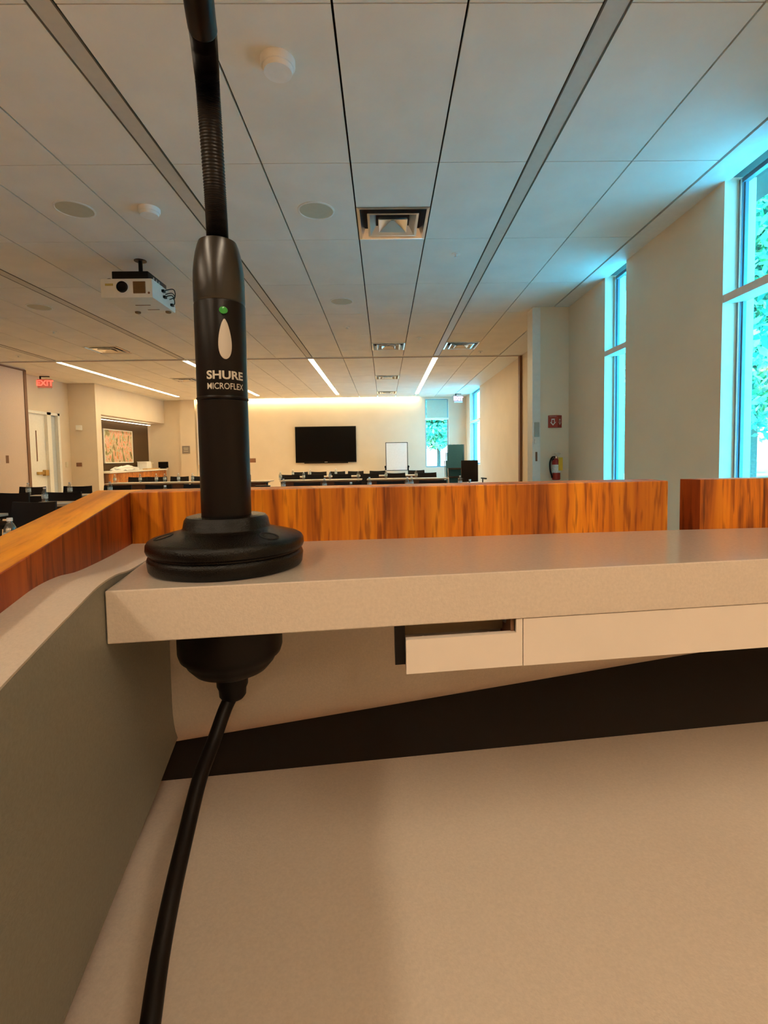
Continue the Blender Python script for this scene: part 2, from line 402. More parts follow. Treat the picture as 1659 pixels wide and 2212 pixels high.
# painting: generic abstract blotches, frame
def painting():
    t = thing('painting', (-7.985, 15.27, CZ+.42), 'framed colourful abstract painting on the dark brown alcove wall', 'painting')
    w, h = 1.56, .93
    boxes('picture_frame', [(0, .035, -w/2, w/2, -h/2-.03, -h/2), (0, .035, -w/2, w/2, h/2, h/2+.03), (0, .035, -w/2-.03, -w/2, -h/2-.03, h/2+.03), (0, .035, w/2, w/2+.03, -h/2-.03, h/2+.03)], m_white, t)
    m = bpy.data.materials.new('abstract_paint'); m.use_nodes = True
    n = m.node_tree.nodes; l = m.node_tree.links; b = n['Principled BSDF']
    tc = n.new('ShaderNodeTexCoord'); v = n.new('ShaderNodeTexNoise'); v.inputs['Scale'].default_value = 3.2; v.inputs['Distortion'].default_value = 1.2
    mp = n.new('ShaderNodeMapping'); mp.inputs['Scale'].default_value = (1, 1.6, .8); l.new(tc.outputs['Object'], mp.inputs[0]); l.new(mp.outputs[0], v.inputs['Vector'])
    r = n.new('ShaderNodeValToRGB'); e = r.color_ramp.elements
    e[0].position = .33; e[0].color = (.10, .08, .02, 1); e[1].position = .68; e[1].color = (.30, .25, .10, 1)
    for p, c in ((.40, (.35, .30, .12)), (.45, (.70, .62, .42)), (.485, (.72, .30, .20)), (.52, (.80, .60, .50)), (.555, (.75, .18, .01)), (.60, (.55, .60, .40))):
        k = e.new(p); k.color = (*c, 1)
    l.new(v.outputs[0], r.inputs[0]); l.new(r.outputs[0], b.inputs['Base Color'])
    bx('canvas', 0, .02, -w/2, w/2, -h/2, h/2, m, t)
painting()

# ================================================================== OUTSIDE
struct(bx('ground_outside', 3.4, 60, -20, 60, -.3, -.12, m_pave), 'pale paving outside')
def tree(x, y, r, zc, hz, n, mats, label, size=.16, seed=1):
    rnd = random.Random(seed)
    t = thing('tree', (x, y, -.12), label, 'tree', 'trees outside the windows')
    bm = bmesh.new()
    tube(bm, spline([(0, 0, 0, 1), (.05, .03, zc*.4, 1), (-.04, .02, zc*.8, 1), (0, 0, zc+hz*.4, 1)], 5), lambda i: .13-.005*i, 10)
    for k in range(7):
        a = rnd.uniform(0, 2*pi); z = rnd.uniform(zc-hz*.4, zc+hz*.3)
        bar(bm, (0, 0, z-.3), (cos(a)*r*.7, sin(a)*r*.7, z+.5), .03, 6)
    finish('trunk', bm, m_bark, t, True)
    verts, faces, mi = [], [], []
    clumps = [(rnd.gauss(0, .45), rnd.gauss(0, .45), rnd.uniform(-1, 1)) for _ in range(40)]
    for i in range(n):
        c = rnd.choice(clumps)
        p = Vector((c[0]*r*.8+rnd.gauss(0, .22)*r, c[1]*r*.8+rnd.gauss(0, .22)*r, zc+c[2]*hz*.85+rnd.gauss(0, .12)*hz))
        u = Vector((rnd.gauss(0, 1), rnd.gauss(0, 1), rnd.gauss(0, 1))).normalized()
        w = u.cross(Vector((rnd.gauss(0, 1), rnd.gauss(0, 1), rnd.gauss(0, 1)))).normalized()
        s = size*rnd.uniform(.5, 1.1); b = len(verts)
        verts += [p-u*s, p+w*s*.45-u*s*.1, p+u*s, p-w*s*.45-u*s*.1]
        faces.append((b, b+1, b+2, b+3)); mi.append(rnd.choice((0, 0, 1, 2)))
    me = bpy.data.meshes.new('foliage'); me.from_pydata([tuple(v) for v in verts], [], faces)
    for mm in mats: me.materials.append(mm)
    me.polygons.foreach_set('material_index', mi); me.update()
    o = bpy.data.objects.new('foliage', me); COL.objects.link(o); o.parent = t
LM = m_leaf
tree(10.9, 14.8, 2.6, 5.6, 3.6, 15000, LM, 'leafy tree seen through the large window at far right', .20, 3)
tree(16.2, 22.4, 3.0, 5.6, 3.6, 9000, LM, 'leafy tree past the left half of the large right window, farther off', .22, 4)
tree(10.5, 4.2, 2.4, 5.0, 3.0, 6000, LM, 'leafy tree at the outer edge of the right window', .18, 6)
tree(15.8, 33.2, 3.2, 6.0, 3.8, 7000, LM, 'leafy tree seen through the narrow middle window', .26, 5)
tree(3.3, 31.0, 1.9, 3.5, 1.5, 4200, LM, 'leafy tree seen through the far end window', .22, 8)
def shrub(x, y, r, label, seed):
    rnd = random.Random(seed); bm = bmesh.new()
    for i in range(1500):
        a = rnd.uniform(0, 2*pi); q = rnd.uniform(0, 1)**.5; z = rnd.uniform(0, .8)*(1-q*.6)
        p = Vector((cos(a)*q*r, sin(a)*q*r, z)); u = Vector((rnd.gauss(0, 1), rnd.gauss(0, 1), rnd.gauss(0, 1))).normalized()
        w = u.orthogonal().normalized(); s = .06
        bm.faces.new([bm.verts.new(p-u*s), bm.verts.new(p+w*s*.5), bm.verts.new(p+u*s), bm.verts.new(p-w*s*.5)])
    o = finish('shrub', bm, m_leaf[2]); o.location = (x, y, -.12)
    tag(o, label, 'shrub')
shrub(8.6, 11.9, 1.0, 'pale green shrub low outside the right window', 11)

# ================================================================== CEILING FITTINGS
def strip(x0, x1, y0, y1, lit, label, group):
    t = thing('linear_ceiling_light', ((x0+x1)/2, (y0+y1)/2, H), label, 'ceiling light', group)
    hw, hl = (x1-x0)/2, (y1-y0)/2
    boxes('lamp_trim', [(-hw, -hw+.008, -hl, hl, -.003, .02), (hw-.008, hw, -hl, hl, -.003, .02), (-hw, hw, -hl-.006, -hl, -.003, .02), (-hw, hw, hl, hl+.006, -.003, .02)], m_border if lit else m_chanedge, t)
    bx('lens', -hw+.008, hw-.008, -hl, hl, -.001, .01, lit if lit else m_chanoff, t)
nm = ['right of the projector, by the windows', 'passing behind the microphone', 'left of the projector', 'at the far left']
for i, (a, b) in enumerate(chan):
    strip(a, b, -.4, 10.28, None, 'long unlit ceiling lamp channel ' + nm[i], 'unlit ceiling lamp channels')
    strip(a, b, 10.47, 16.4, m_on, 'bright lit ceiling strip beyond the track ' + ['nearest the windows', 'just right of the microphone', 'behind the microphone', 'farthest left, above the alcove'][i], 'lit ceiling strips')
    if i < 3: strip(a, b, -3.9, -.5, m_fill, 'added fill strip behind the camera ' + ['near windows', 'in the middle', 'at left', 'farthest left'][i], 'added fill strips behind the camera')
t = thing('cove_light', (-2.6, FY-.07, H), 'glowing light slot along the top of the end wall', 'light')
bx('lens', -3.75, 3.8, -.05, .05, -.012, -.001, m_cove, t)

def diffuser_proto(label, loc):
    t = thing('ceiling_vent', loc, label, 'air vent', 'square ceiling vents')
    s = .292
    def ring(bm, a, b, za, zb):
        q = [(1, 1), (-1, 1), (-1, -1), (1, -1)]
        A = [bm.verts.new((a*i, a*j, za)) for i, j in q]; B = [bm.verts.new((b*i, b*j, zb)) for i, j in q]
        for k in range(4): bm.faces.new((A[k], A[(k+1) % 4], B[(k+1) % 4], B[k]))
    bm = bmesh.new(); ring(bm, .30, .275, -.004, -.008); ring(bm, .275, .245, -.008, .07)
    finish('vent_frame', bm, m_chrome, t)
    bm = bmesh.new(); ring(bm, .215, .195, -.012, -.014); ring(bm, .195, .145, -.014, .05); ring(bm, .215, .20, -.012, .03)
    finish('vent_cone', bm, m_chrome, t)
    bm = bmesh.new(); ring(bm, .125, .118, -.018, -.02); ring(bm, .118, .012, -.02, .035); ring(bm, .125, .11, -.018, .02)
    finish('vent_cone', bm, m_chrome, t)
    bm = bmesh.new(); box(bm, -.26, .26, -.26, .26, .075, .08)
    for k in (-1, 1): lathe(bm, [(.07, .062), (.07, .074)], 20, (k*.08, .06, 0))
    finish('duct_opening', bm, m_dark, t)
    return t
def colc(x):
    return [(c+d)/2 for c, d in cols if c < x < d][0]
vp = diffuser_proto('large square metal air vent nearest the camera, in the centre of the ceiling', (colc(VENTS[0][0]), VENTS[0][1], H))
for (X_, Y_), lb in zip(VENTS[1:], ['square air vent in the centre, just before the partition track', 'square air vent beside the right lamp channel before the track',
                     'square air vent at left below the projector', 'first square air vent beyond the track in the centre',
                     'farthest square air vent close to the end wall', 'square air vent beyond the track at left']):
    dup(vp, (colc(X_), Y_, H), lb)
m_det = mat('detector_plastic', (.93, .90, .84), .3)
def round_thing(name, x, y, r, drop, m, label, cat, group=None):
    bm = bmesh.new()
    lathe(bm, [(r, H), (r, H-drop*.4), (r*.93, H-drop*.6), (r*.86, H-drop*.62), (r*.8, H-drop), (.001, H-drop*1.02)], 40, (x, y, 0), cap=False)
    return tag(finish(name, bm, m, smooth=True), label, cat, group)
round_thing('smoke_detector', -.51, 2.68, .088, .06, m_det, 'round white smoke detector nearest the camera, right of the microphone', 'smoke detector')
round_thing('smoke_detector', -1.86, 4.19, .085, .055, m_det, 'round white smoke detector left of the microphone neck', 'smoke detector')
m_spk = mat('speaker_grille', (.60, .55, .40), .8, bump=.6, bs=900)
def speaker(x, y, label):
    t = thing('ceiling_speaker', (x, y, H), label, 'ceiling speaker', 'flush ceiling speakers')
    bm = bmesh.new(); lathe(bm, [(.15, 0), (.15, -.005), (.138, -.008), (.134, -.003)], 48, cap=False); finish('rim', bm, m_white, t, True)
    bm = bmesh.new(); lathe(bm, [(.134, -.003), (.07, -.006), (.001, -.007)], 48, cap=False); finish('grille', bm, m_spk, t, True)
speaker(-.526, 4.24, 'flush round ceiling speaker left of the large vent')
speaker(-2.45, 4.185, 'flush round ceiling speaker at far left above the projector')
speaker(-.523, 6.65, 'flush round ceiling speaker behind the large vent row')
speaker(-4.47, 6.75, 'flush round ceiling speaker left of the projector')
for (x_, y_, lb) in [(.75, 5.15, 'small sprinkler head right of the large vent'), (-.55, 7.94, 'small sprinkler head in the centre, beyond the far speaker'), (.62, 8.7, 'small bright sprinkler head near the right lamp channel'),
                 (-5.1, 8.0, 'small sprinkler head at the left near the track'), (-6.9, 9.75, 'small sprinkler head at the far left by the partition track'), (1.9, 9.9, 'small sprinkler head hanging by the track at right')]:
    bm = bmesh.new(); lathe(bm, [(.045, H), (.045, H-.006), (.012, H-.010), (.010, H-.03), (.022, H-.034), (.022, H-.037)], 20, (x_, y_, 0))
    tag(finish('sprinkler_head', bm, m_white, smooth=True), lb, 'sprinkler', 'sprinkler heads')

# ------------------------------------------------------------------ projector
pj = thing('projector', (-2.46, 5.25, CZ+1.565), 'white projector hanging from the ceiling on a black mount', 'projector')
bm = bmesh.new(); box(bm, -.25, .25, -.27, .27, 0, .185, 0, .018); body = finish('projector_body', bm, m_projside, pj, True)
RX = Matrix.Rotation(pi/2, 4, 'X')
bm = bmesh.new(); lathe(bm, [(.053, 0), (.053, .02), (.047, .024), (.04, .012), (.02, .006)], 40, (-.034, -.268, .10), mat4=RX); finish('lens', bm, m_black, pj, True)
bm = bmesh.new(); lathe(bm, [(.060, 0), (.060, .008), (.054, .010)], 40, (-.034, -.268, .10), mat4=RX, cap=False); finish('lens_ring', bm, m_white, pj, True)
bm = bmesh.new(); box(bm, .065, .185, -.275, -.26, .04, .155, 0, .006)
for k in range(9): box(bm, .07, .18, -.280, -.274, .05+k*.0115, .054+k*.0115)
finish('vent_grille', bm, m_vent, pj)
bx('badge', -.20, -.125, -.274, -.268, .115, .135, mat('gold_badge', (.5, .38, .08), .4), pj)
bm = bmesh.new(); lathe(bm, [(.011, 0), (.011, .004)], 16, (.215, -.268, .045), mat4=RX); finish('receiver', bm, m_brown, pj)
for sl in [(-.03, .12, -.04, -.03, -.004, 0), (.02, .14, .12, .128, -.004, 0)]: boxes('underside_slot', [sl], m_vent, pj)
for xx in (-.12, .2):
    bm = bmesh.new(); lathe(bm, [(.03, 0), (.028, -.014), (.02, -.018)], 20, (xx, .2, 0)); finish('foot', bm, m_vent, pj, True)
bm = bmesh.new()
for k, (ya, za, yb, zb, s) in enumerate([(-.05, .13, .10, .10, .08), (-.02, .08, .15, .05, .05), (.02, .12, .2, .13, .03)]):
    tube(bm, spline([(.25, ya, za, 1), (.25+s, (ya+yb)/2, za+.04, 1), (.25+s*.8, yb, zb+.02, 1), (.25, yb+.02, zb, 1)], 8), .005, 8)
for (yy, zz) in ((-.05, .13), (-.02, .08), (.15, .05)): box(bm, .25, .275, yy-.02, yy+.02, zz-.012, zz+.012)
finish('cable', bm, m_black, pj)
mt = bx('mount_bracket', -.16, .19, -.22, .20, .19, .27, m_black, pj, .008)
for k in range(3):
    bm = bmesh.new(); lathe(bm, [(.013, 0), (.013, .003)], 12, (.19, -.10+k*.06, .235), mat4=Matrix.Rotation(pi/2, 4, 'Y')); finish('mount_hole', bm, m_grey, mt)
bm = bmesh.new(); bar(bm, (.02, 0, .26), (.02, 0, H-CZ-1.565-.004), .02, 16); finish('mount_pole', bm, m_black, pj, True)
bm = bmesh.new(); lathe(bm, [(.06, H-CZ-1.565-.006), (.06, H-CZ-1.565)], 24, (.02, 0, 0)); finish('ceiling_plate', bm, m_black, pj)
for a, b in ((-.19, -.2), (-.19, .16), (.2, .16)):
    bm = bmesh.new(); lathe(bm, [(.024, .183), (.024, .2), (.012, .206)], 16, (a, b, 0)); finish('adjuster_knob', bm, m_black, pj, True)

# ================================================================== WALL FITTINGS
# exit signs
def exit_sign(loc, rz, label, s=1):
    t = thing('exit_sign', loc, label, 'exit sign', rz=rz)
    boxes('mount', [(-.10, .10, -.02, .02, -.02, 0), (-.10, -.075, -.02, .02, -.07, -.02)], m_black, t)
    bx('sign_face', -.15, .15, -.006, .006, -.27, -.07, m_signface, t)
    text_mesh('lettering', 'EXIT', .17, m_redglow, t, lambda c: Vector((c.x, -.008-c.z, c.y-.165)), bold=.006, extrude=.001)
    bx('sign_edge', -.15, .15, -.012, .012, -.285, -.27, m_white, t)
exit_sign((-7.88, 11.95, H-.03), .25, 'red exit sign hanging at left above the white door')
exit_sign((2.45, 16.6, H), .3, 'small red exit sign near the end wall window')
# television
p0, p1 = atY(637, 922, FY-.07), atY(770, 998, FY-.07)
tv = thing('television', ((p0.x+p1.x)/2, FY-.05, (p0.z+p1.z)/2), 'large black flat television mounted on the end wall', 'television')
w2, h2 = (p1.x-p0.x)/2, (p0.z-p1.z)/2
bx('tv_body', -w2, w2, -.03, .05, -h2, h2, m_black, tv, .006)
bx('screen', -w2+.025, w2-.025, -.034, -.029, -h2+.035, h2-.025, m_screen, tv)
bx('logo_badge', -.05, .05, -.037, -.033, -h2+.008, -h2+.024, m_print, tv)
bx('speaker_bar', -.75, .75, -.02, .03, -h2-.03, -h2, m_black, tv)
# projection screen at left behind the microphone
tag(bx('projection_screen', -6.36, -5.2, FY-.10, FY-.05, 1.05, 3.1, m_board), 'tall white screen on the end wall left of the microphone', 'screen')
sg = thing('room_sign', (-6.75, FY-.125, CZ+.33), 'small grey square sign on the pilaster of the end wall', 'sign')
bx('sign_plate', -.13, .13, -.012, 0, -.13, .13, mat('grey_sign', (.22, .19, .17), .5), sg)
boxes('lettering', [(-.08, .08, -.015, -.011, .05, .065), (-.07, .07, -.015, -.011, .0, .015), (-.08, .08, -.015, -.011, -.06, -.045)], m_beige, sg)
tag(boxes('wall_outlet', [(-4.64, -4.43, FY-.015, FY, CZ-.14, CZ+.0)], m_brown), 'small dark wall plate just right of the microphone', 'wall plate')
# door-side fittings on the left
tag(bx('alarm_strobe', -7.99, -7.86, 13.22, 13.30, CZ+.80, CZ+.93, m_white, bev=.01), 'white alarm strobe on the wall right of the door', 'alarm')
tag(bx('thermostat', -8.05, -7.92, 13.27, 13.30, CZ-.14, CZ-.04, m_brown, bev=.005), 'small dark thermostat below the alarm strobe', 'thermostat')
tag(bx('light_switch', -8.2, -8.18, 13.07, 13.15, CZ-.15, CZ-.02, m_beige, bev=.004), 'small light switch beside the white door frame', 'switch')
tag(bx('recessed_pull', -7.81, -7.797, 10.50, 10.58, CZ-.02, CZ+.14, m_brown), 'small dark recessed pull on the left partition', 'handle')
# stub wall: sign, extinguisher, plates
fs = thing('extinguisher_sign', (2.376, 7.0, CZ+.447), 'red fire extinguisher sign with white arrows on the return wall', 'sign')
bm = bmesh.new(); prism(bm, [(-.095, 0), (-.095, -.004), (.02, -.055), (.024, -.055), (.095, -.004), (.095, 0)], -.085, .085)
finish('sign_body', bm, m_redsign, fs)
def arrow(bm, cx, cy, s, tf):
    pts = [(-.35, .5), (.35, .5), (.35, -.05), (.62, -.05), (0, -.6), (-.62, -.05), (-.35, -.05)]
    out = [tf(cx+a*s, cy+b*s, 0) for a, b in pts]; inn = [tf(cx+a*s*.62, cy+b*s*.66, 0) for a, b in pts]
    vo = [bm.verts.new(p) for p in out]; vi = [bm.verts.new(p) for p in inn]
    for k in range(7): bm.faces.new((vo[k], vo[(k+1) % 7], vi[(k+1) % 7], vi[k]))
def on_left(u, v, _):           # u along the wide facet
    return Vector((-.095+u*.115, -.0055-u*.051-.0, v))
def on_right(u, v, _): return Vector((.024+u*.071, -.0565+u*.051, v))
bm = bmesh.new(); arrow(bm, 0, 0, 1, lambda a, b, c: on_left(.52+a*.5, -.005+b*.085, 0)); finish('arrow_mark', bm, m_paper, fs)
bm = bmesh.new(); arrow(bm, 0, 0, 1, lambda a, b, c: on_right(.5+a*.5, -.005+b*.075, 0)); finish('arrow_mark', bm, m_paper, fs)
boxes('top_band', [(-.09, .09, -.003, .001, .068, .078)], m_paper, fs)
text_mesh('lettering', 'FIRE EXTINGUISHER', .011, m_paper, fs, lambda c: on_left(.5+c.x/.13, .068+c.y, 0)+Vector((0, -.002, 0)))
fe = thing('fire_extinguisher', (2.362, 6.90, CZ-.36), 'red fire extinguisher with yellow tag hanging on the return wall', 'fire extinguisher')
bm = bmesh.new(); lathe(bm, [(.048, 0), (.056, .008), (.056, .23), (.05, .262), (.026, .285), (.018, .30)], 32); finish('cylinder', bm, m_red, fe, True)
bm = bmesh.new(); lathe(bm, [(.0575, .10), (.0575, .21)], 32, cap=False); finish('paper_label', bm, mat('extinguisher_label', (.75, .75, .72), .5, var=.2, vs=60), fe, True)
bm = bmesh.new(); lathe(bm, [(.02, .295), (.02, .325)], 16); box(bm, -.012, .012, -.075, .03, .325, .34); box(bm, -.012, .012, -.07, .03, .352, .364)
finish('valve', bm, m_chrome, fe)
bm = bmesh.new(); box(bm, -.01, .07, .02, .03, .36, .37); lathe(bm, [(.014, 0), (.014, .01)], 12, (.03, -.02, .34)); finish('pin_ring', bm, m_chrome, fe)
bm = bmesh.new(); tube(bm, spline([(-.01, 0, .315, 1), (-.06, -.01, .31, 1), (-.088, -.01, .24, 1), (-.085, -.01, .14, 1), (-.066, -.01, .06, 1), (-.06, -.01, .03, 1)], 8), .011, 10); finish('hose', bm, m_black, fe, True)
bm = bmesh.new(); box(bm, .012, .07, -.062, -.058, .13, .31, 0, .002); finish('hanging_tag', bm, m_yellow, fe)
bx('wall_bracket', -.03, .03, .04, .105, .2, .3, m_black, fe)
tag(bx('control_panel', 2.085, 2.15, 6.965, 6.985, CZ+.24, CZ+.44, mat('grey_plate', (.38, .42, .38), .4), bev=.003), 'grey control plate on the white post, above the switch', 'wall plate')
tag(bx('light_switch', 2.085, 2.145, 6.965, 6.985, CZ+.15, CZ+.21, m_white, bev=.003), 'white switch just under the grey control plate', 'switch')
tag(bx('recessed_pull', 2.10, 2.125, 6.975, 6.985, CZ-.10, CZ+.03, m_brown), 'narrow dark pull low on the white post', 'handle')
# whiteboard on its stand
a0, a1 = atY(834, 957, 16.9), atY(880, 1015, 16.9)
wb = thing('whiteboard', ((a0.x+a1.x)/2, 16.9, 0), 'white board on a black stand in front of the end wall', 'whiteboard')
ww = (a1.x-a0.x)/2
bx('board', -ww, ww, -.012, .012, a1.z, a0.z, m_board, wb)
boxes('board_frame', [(-ww-.02, -ww, -.02, .02, a1.z-.02, a0.z+.02), (ww, ww+.02, -.02, .02, a1.z-.02, a0.z+.02), (-ww, ww, -.02, .02, a0.z, a0.z+.02), (-ww, ww, -.02, .02, a1.z-.02, a1.z)], m_chairframe, wb)
for s in (-1, 1):
    bm = bmesh.new(); bar(bm, (s*(ww+.035), .02, .03), (s*(ww+.035), .02, a1.z+.15), .016); bar(bm, (s*(ww+.035), -.25, .02), (s*(ww+.035), .25, .02), .016)
    finish('stand_leg', bm, m_black, wb)
    bx('clamp_knob', s*(ww+.035)-.03, s*(ww+.035)+.03, -.05, .0, a1.z+.08, a1.z+.14, m_black, wb)

# ================================================================== ALCOVE COUNTER
ct = thing('alcove_counter', (-7.65, 15.3, 0), 'long counter with white top and orange wood cabinet fronts in the alcove', 'counter')
bx('countertop', -.33, .30, -1.72, 1.85, .90, .945, m_white, ct)
bx('cabinet_body', -.33, .24, -1.70, 1.83, .08, .90, m_brown, ct)
for k in range(7):
    y = -1.69+k*.503
    dd = bx('cabinet_door', .24, .262, y+.004, y+.499, .1, .885, m_cab, ct)
    bx('door_handle', .262, .275, y+.40, y+.41, .6, .72, m_steel, dd)
def heap(name, x, y, z, sx, sy, sz, m, label, cat, seed):
    bm = bmesh.new(); bmesh.ops.create_icosphere(bm, subdivisions=4, radius=1)
    for v in bm.verts:
        n = noise.noise(v.co*2.3+Vector((seed, 0, 0)))*.35+noise.noise(v.co*6+Vector((seed, 5, 0)))*.16
        c = v.co*(1+n); v.co = Vector((x+c.x*sx, y+c.y*sy, z+max(0, c.z*sz)))
    return tag(finish(name, bm, m, smooth=True), label, cat)
heap('folded_cloth', -7.6, 14.85, .945, .24, .62, .13, m_paper, 'crumpled white cloth lying on the alcove counter', 'cloth', 2)
pb = thing('paper_box', (-7.75, 16.35, .945), 'white box standing on the counter under the painting', 'box')
bx('box_body', -.15, .15, -.14, .16, 0, .24, m_paper, pb, .006)
bm = bmesh.new(); box(bm, -.15, .13, -.17, .15, .24, .252); finish('open_flap', bm, m_paper, pb)
tag(bx('serving_tray', -7.52, -7.37, 15.75, 16.55, .945, .975, mat('tan_tray', (.60, .34, .10), .5), bev=.006), 'tan tray on the counter beside the white box', 'tray')
lp = thing('desk_lamp', (-7.68, 16.68, .945), 'small pale T-shaped stand between the white box and dark monitor', 'lamp')
bm = bmesh.new(); lathe(bm, [(.05, 0), (.05, .015), (.028, .02), (.028, .19)], 20); finish('stem', bm, m_beige, lp, True)
bx('lamp_head', -.04, .04, -.10, .10, .19, .21, m_beige, lp, .004)
mo = thing('monitor', (-7.42, 17.0, .945), 'small dark monitor at the right end of the counter', 'monitor')
bx('monitor_screen', -.16, .16, -.02, .02, .03, .23, m_screen, mo, .006)
bx('monitor_base', -.09, .09, -.05, .05, 0, .03, m_black, mo)

# ================================================================== TABLES, CHAIRS, BOTTLES
def table_proto():
    t = thing('conference_table', (0, 0, 0), '', 'table', 'narrow conference tables')
    bx('table_top', -.9, .9, 0, .5, .715, .74, m_table, t, .004)
    bx('modesty_panel', -.82, .82, .09, .105, .33, .71, m_modesty, t)
    for s in (-1, 1):
        boxes('leg', [(s*.8-.02, s*.8+.02, .2, .26, .03, .715), (s*.8-.025, s*.8+.025, .03, .47, 0, .035), (s*.8-.02, s*.8+.02, .05, .45, .69, .714)], m_chairframe, t)
    return t
def chair_proto(w=.23):
    c = thing('conference_chair', (0, 0, 0), '', 'chair', 'black conference chairs')
    # faces -y (towards the lectern); the backrest is a curved panel on the far side
    bm = bmesh.new(); n = 10
    fr, bk = [], []
    for j in range(7):
        z = .50+j*.055
        for i in range(n+1):
            u = i/n*2-1
            y = .20+.035*(j/6)-.045*u*u
            zz = z + (.012*u*u if j == 6 else 0)
            ww_ = w*(1-.04*abs(j-3)/3)
            fr.append(bm.verts.new((u*ww_, y-.012, zz))); bk.append(bm.verts.new((u*ww_, y+.012, zz)))
    N = n+1
    for j in range(6):
        for i in range(n):
            a = j*N+i
            bm.faces.new((fr[a], fr[a+1], fr[a+N+1], fr[a+N])); bm.faces.new((bk[a+1], bk[a], bk[a+N], bk[a+N+1]))
    for j in range(6):
        for i in (0, n):
            a = j*N+i; q = (fr[a], fr[a+N], bk[a+N], bk[a]); bm.faces.new(q if i == 0 else q[::-1])
    for i in range(n):
        a = 6*N+i; bm.faces.new((fr[a], fr[a+1], bk[a+1], bk[a])); bm.faces.new((fr[i+1], fr[i], bk[i], bk[i+1]))
    finish('backrest', bm, m_chair, c, True)
    bx('seat', -w+.01, w-.01, -.24, .19, .42, .475, m_chair, c, .02)
    bm = bmesh.new()
    for s in (-1, 1): tube(bm, spline([(s*(w-.03), .12, .43, 1), (s*(w-.03), .20, .47, 1), (s*(w-.03), .235, .60, 1)], 5), .012, 8)
    finish('back_frame', bm, m_chairframe, c, True)
    for s in (-1, 1):
        for y in (-.2, .17):
            bm = bmesh.new(); bar(bm, (s*(w-.03), y, .43), (s*(w-.01), y*1.15, 0), .012); finish('leg', bm, m_chairframe, c, True)
    return c
def bottle_proto():
    b = thing('water_bottle', (0, 0, 0), '', 'bottle', 'water bottles')
    bm = bmesh.new(); lathe(bm, [(.028, 0), (.033, .006), (.033, .045), (.0315, .05), (.033, .055), (.033, .118), (.030, .135), (.018, .160), (.0125, .168), (.0125, .176)], 24)
    finish('bottle_body', bm, m_bottle, b, True)
    bm = bmesh.new(); lathe(bm, [(.0145, .174), (.0145, .190), (.013, .192)], 20); finish('cap', bm, m_cap, b, True)
    bm = bmesh.new(); lathe(bm, [(.0338, .06), (.0338, .112)], 24, cap=False); finish('paper_label', bm, m_label, b, True)
    return b
tp, cp, bp = table_proto(), chair_proto(), bottle_proto()
used = {}
def place(proto, loc, label, rz=0):
    if proto.name not in used:
        used[proto.name] = 1; proto.location = loc; proto.rotation_euler.z = rz; proto['label'] = label; return proto
    return dup(proto, loc, label, rz)
ROWS = {0: 2.62, 1: 4.5, 2: 5.9, 3: 7.3, 4: 11.1, 5: 13.2}
for (r, xc, lb) in [
    (0, -2.3, 'table nearest the lectern, holding the large bottle at far left'),
    (1, -4.62, 'pale table edge at the far left, in front of the nearest big chair'),
    (2, -3.4, 'table with white papers in the second row at left'),
    (3, -4.05, 'third-row table at left with papers and two bottles'),
    (3, -2.22, 'third-row table left of the microphone'),
    (2, -.55, 'second-row table hidden low behind the front lip, right of the microphone'),
    (2, 1.3, 'second-row table low behind the lip, under the right bottle'),
    (3, -.38, 'third-row table right of the microphone'),
    (3, 1.46, 'third-row table under the blue bottles at right'),
    (4, -5.25, 'paper-strewn table in front of the alcove counter'),
    (4, -4.2+.75+.0, 'table behind the microphone, in line with the paper-strewn one'),
    (4, -1.42, 'long row table in front of the television'),
    (4, .5, 'long row table right of the television, in front of the whiteboard'),
    (5, -1.5, 'rearmost table in front of the television'),
    (5, .4, 'rearmost table in front of the whiteboard')]:
    place(tp, (xc, ROWS[r], 0), lb)
def X_at(px, Y, z): 
    v = ray(px, 1040); p = hit(px, 1040, (0, 1, 0), Y); return p.x
CH = [  # px centre, depth, label
    (50, 4.95, 'big black chair nearest the camera at the far left'),
    (8, 6.5, 'black chair cut by the left edge of the picture, second row'),
    (124, 6.5, 'black chair behind the white papers in the second row at left'),
    (55, 8.05, 'black chair in the third row at left, in front of the door'),
    (157, 8.05, 'black chair in the third row, below the thermostat'),
    (244, 8.05, 'black chair just left of the corner of the wooden lip'),
    (332, 8.05, 'black chair below the dark monitor, close to the wooden lip'),
    (420, 8.05, 'black chair immediately left of the microphone shaft'),
    (658, 8.05, 'black chair low behind the lip under the left edge of the television'),
    (750, 8.05, 'black chair low behind the lip under the right part of the television'),
    (841, 8.05, 'black chair low behind the lip under the whiteboard'),
    (934, 8.05, 'black chair low behind the lip under the end wall window'),
    (292, 11.95, 'black chair by the orange cabinets, leftmost behind the paper-strewn table'),
    (336, 11.95, 'black chair in front of the dark monitor behind the paper-strewn table'),
    (382, 11.95, 'black chair right of the dark monitor behind the paper-strewn table'),
    (428, 11.95, 'black chair below the grey square sign, cut by the microphone shaft'),
    (626, 11.95, 'first black chair from the left behind the long row tables'),
    (680, 11.95, 'second black chair from the left behind the long row tables'),
    (738, 11.95, 'third black chair from the left behind the long row tables'),
    (798, 11.95, 'fourth black chair from the left behind the long row tables'),
    (858, 11.95, 'fifth black chair behind the long row tables, below the whiteboard'),
    (922, 11.95, 'sixth black chair behind the long row tables, below the end window'),
    (648, 14.1, 'rearmost black chair farthest left, under the television corner'),
    (687, 14.1, 'second rearmost black chair, below the television'),
    (727, 14.1, 'third rearmost black chair, below the television'),
    (767, 14.1, 'rearmost black chair under the right corner of the television'),
    (815, 14.1, 'rearmost black chair just left of the whiteboard'),
    (902, 14.1, 'rearmost black chair between whiteboard and end window')]
for px, Y, lb in CH:
    place(cp, (X_at(px, Y, .8), Y-.06, 0), lb, rz=random.uniform(-.12, .12))
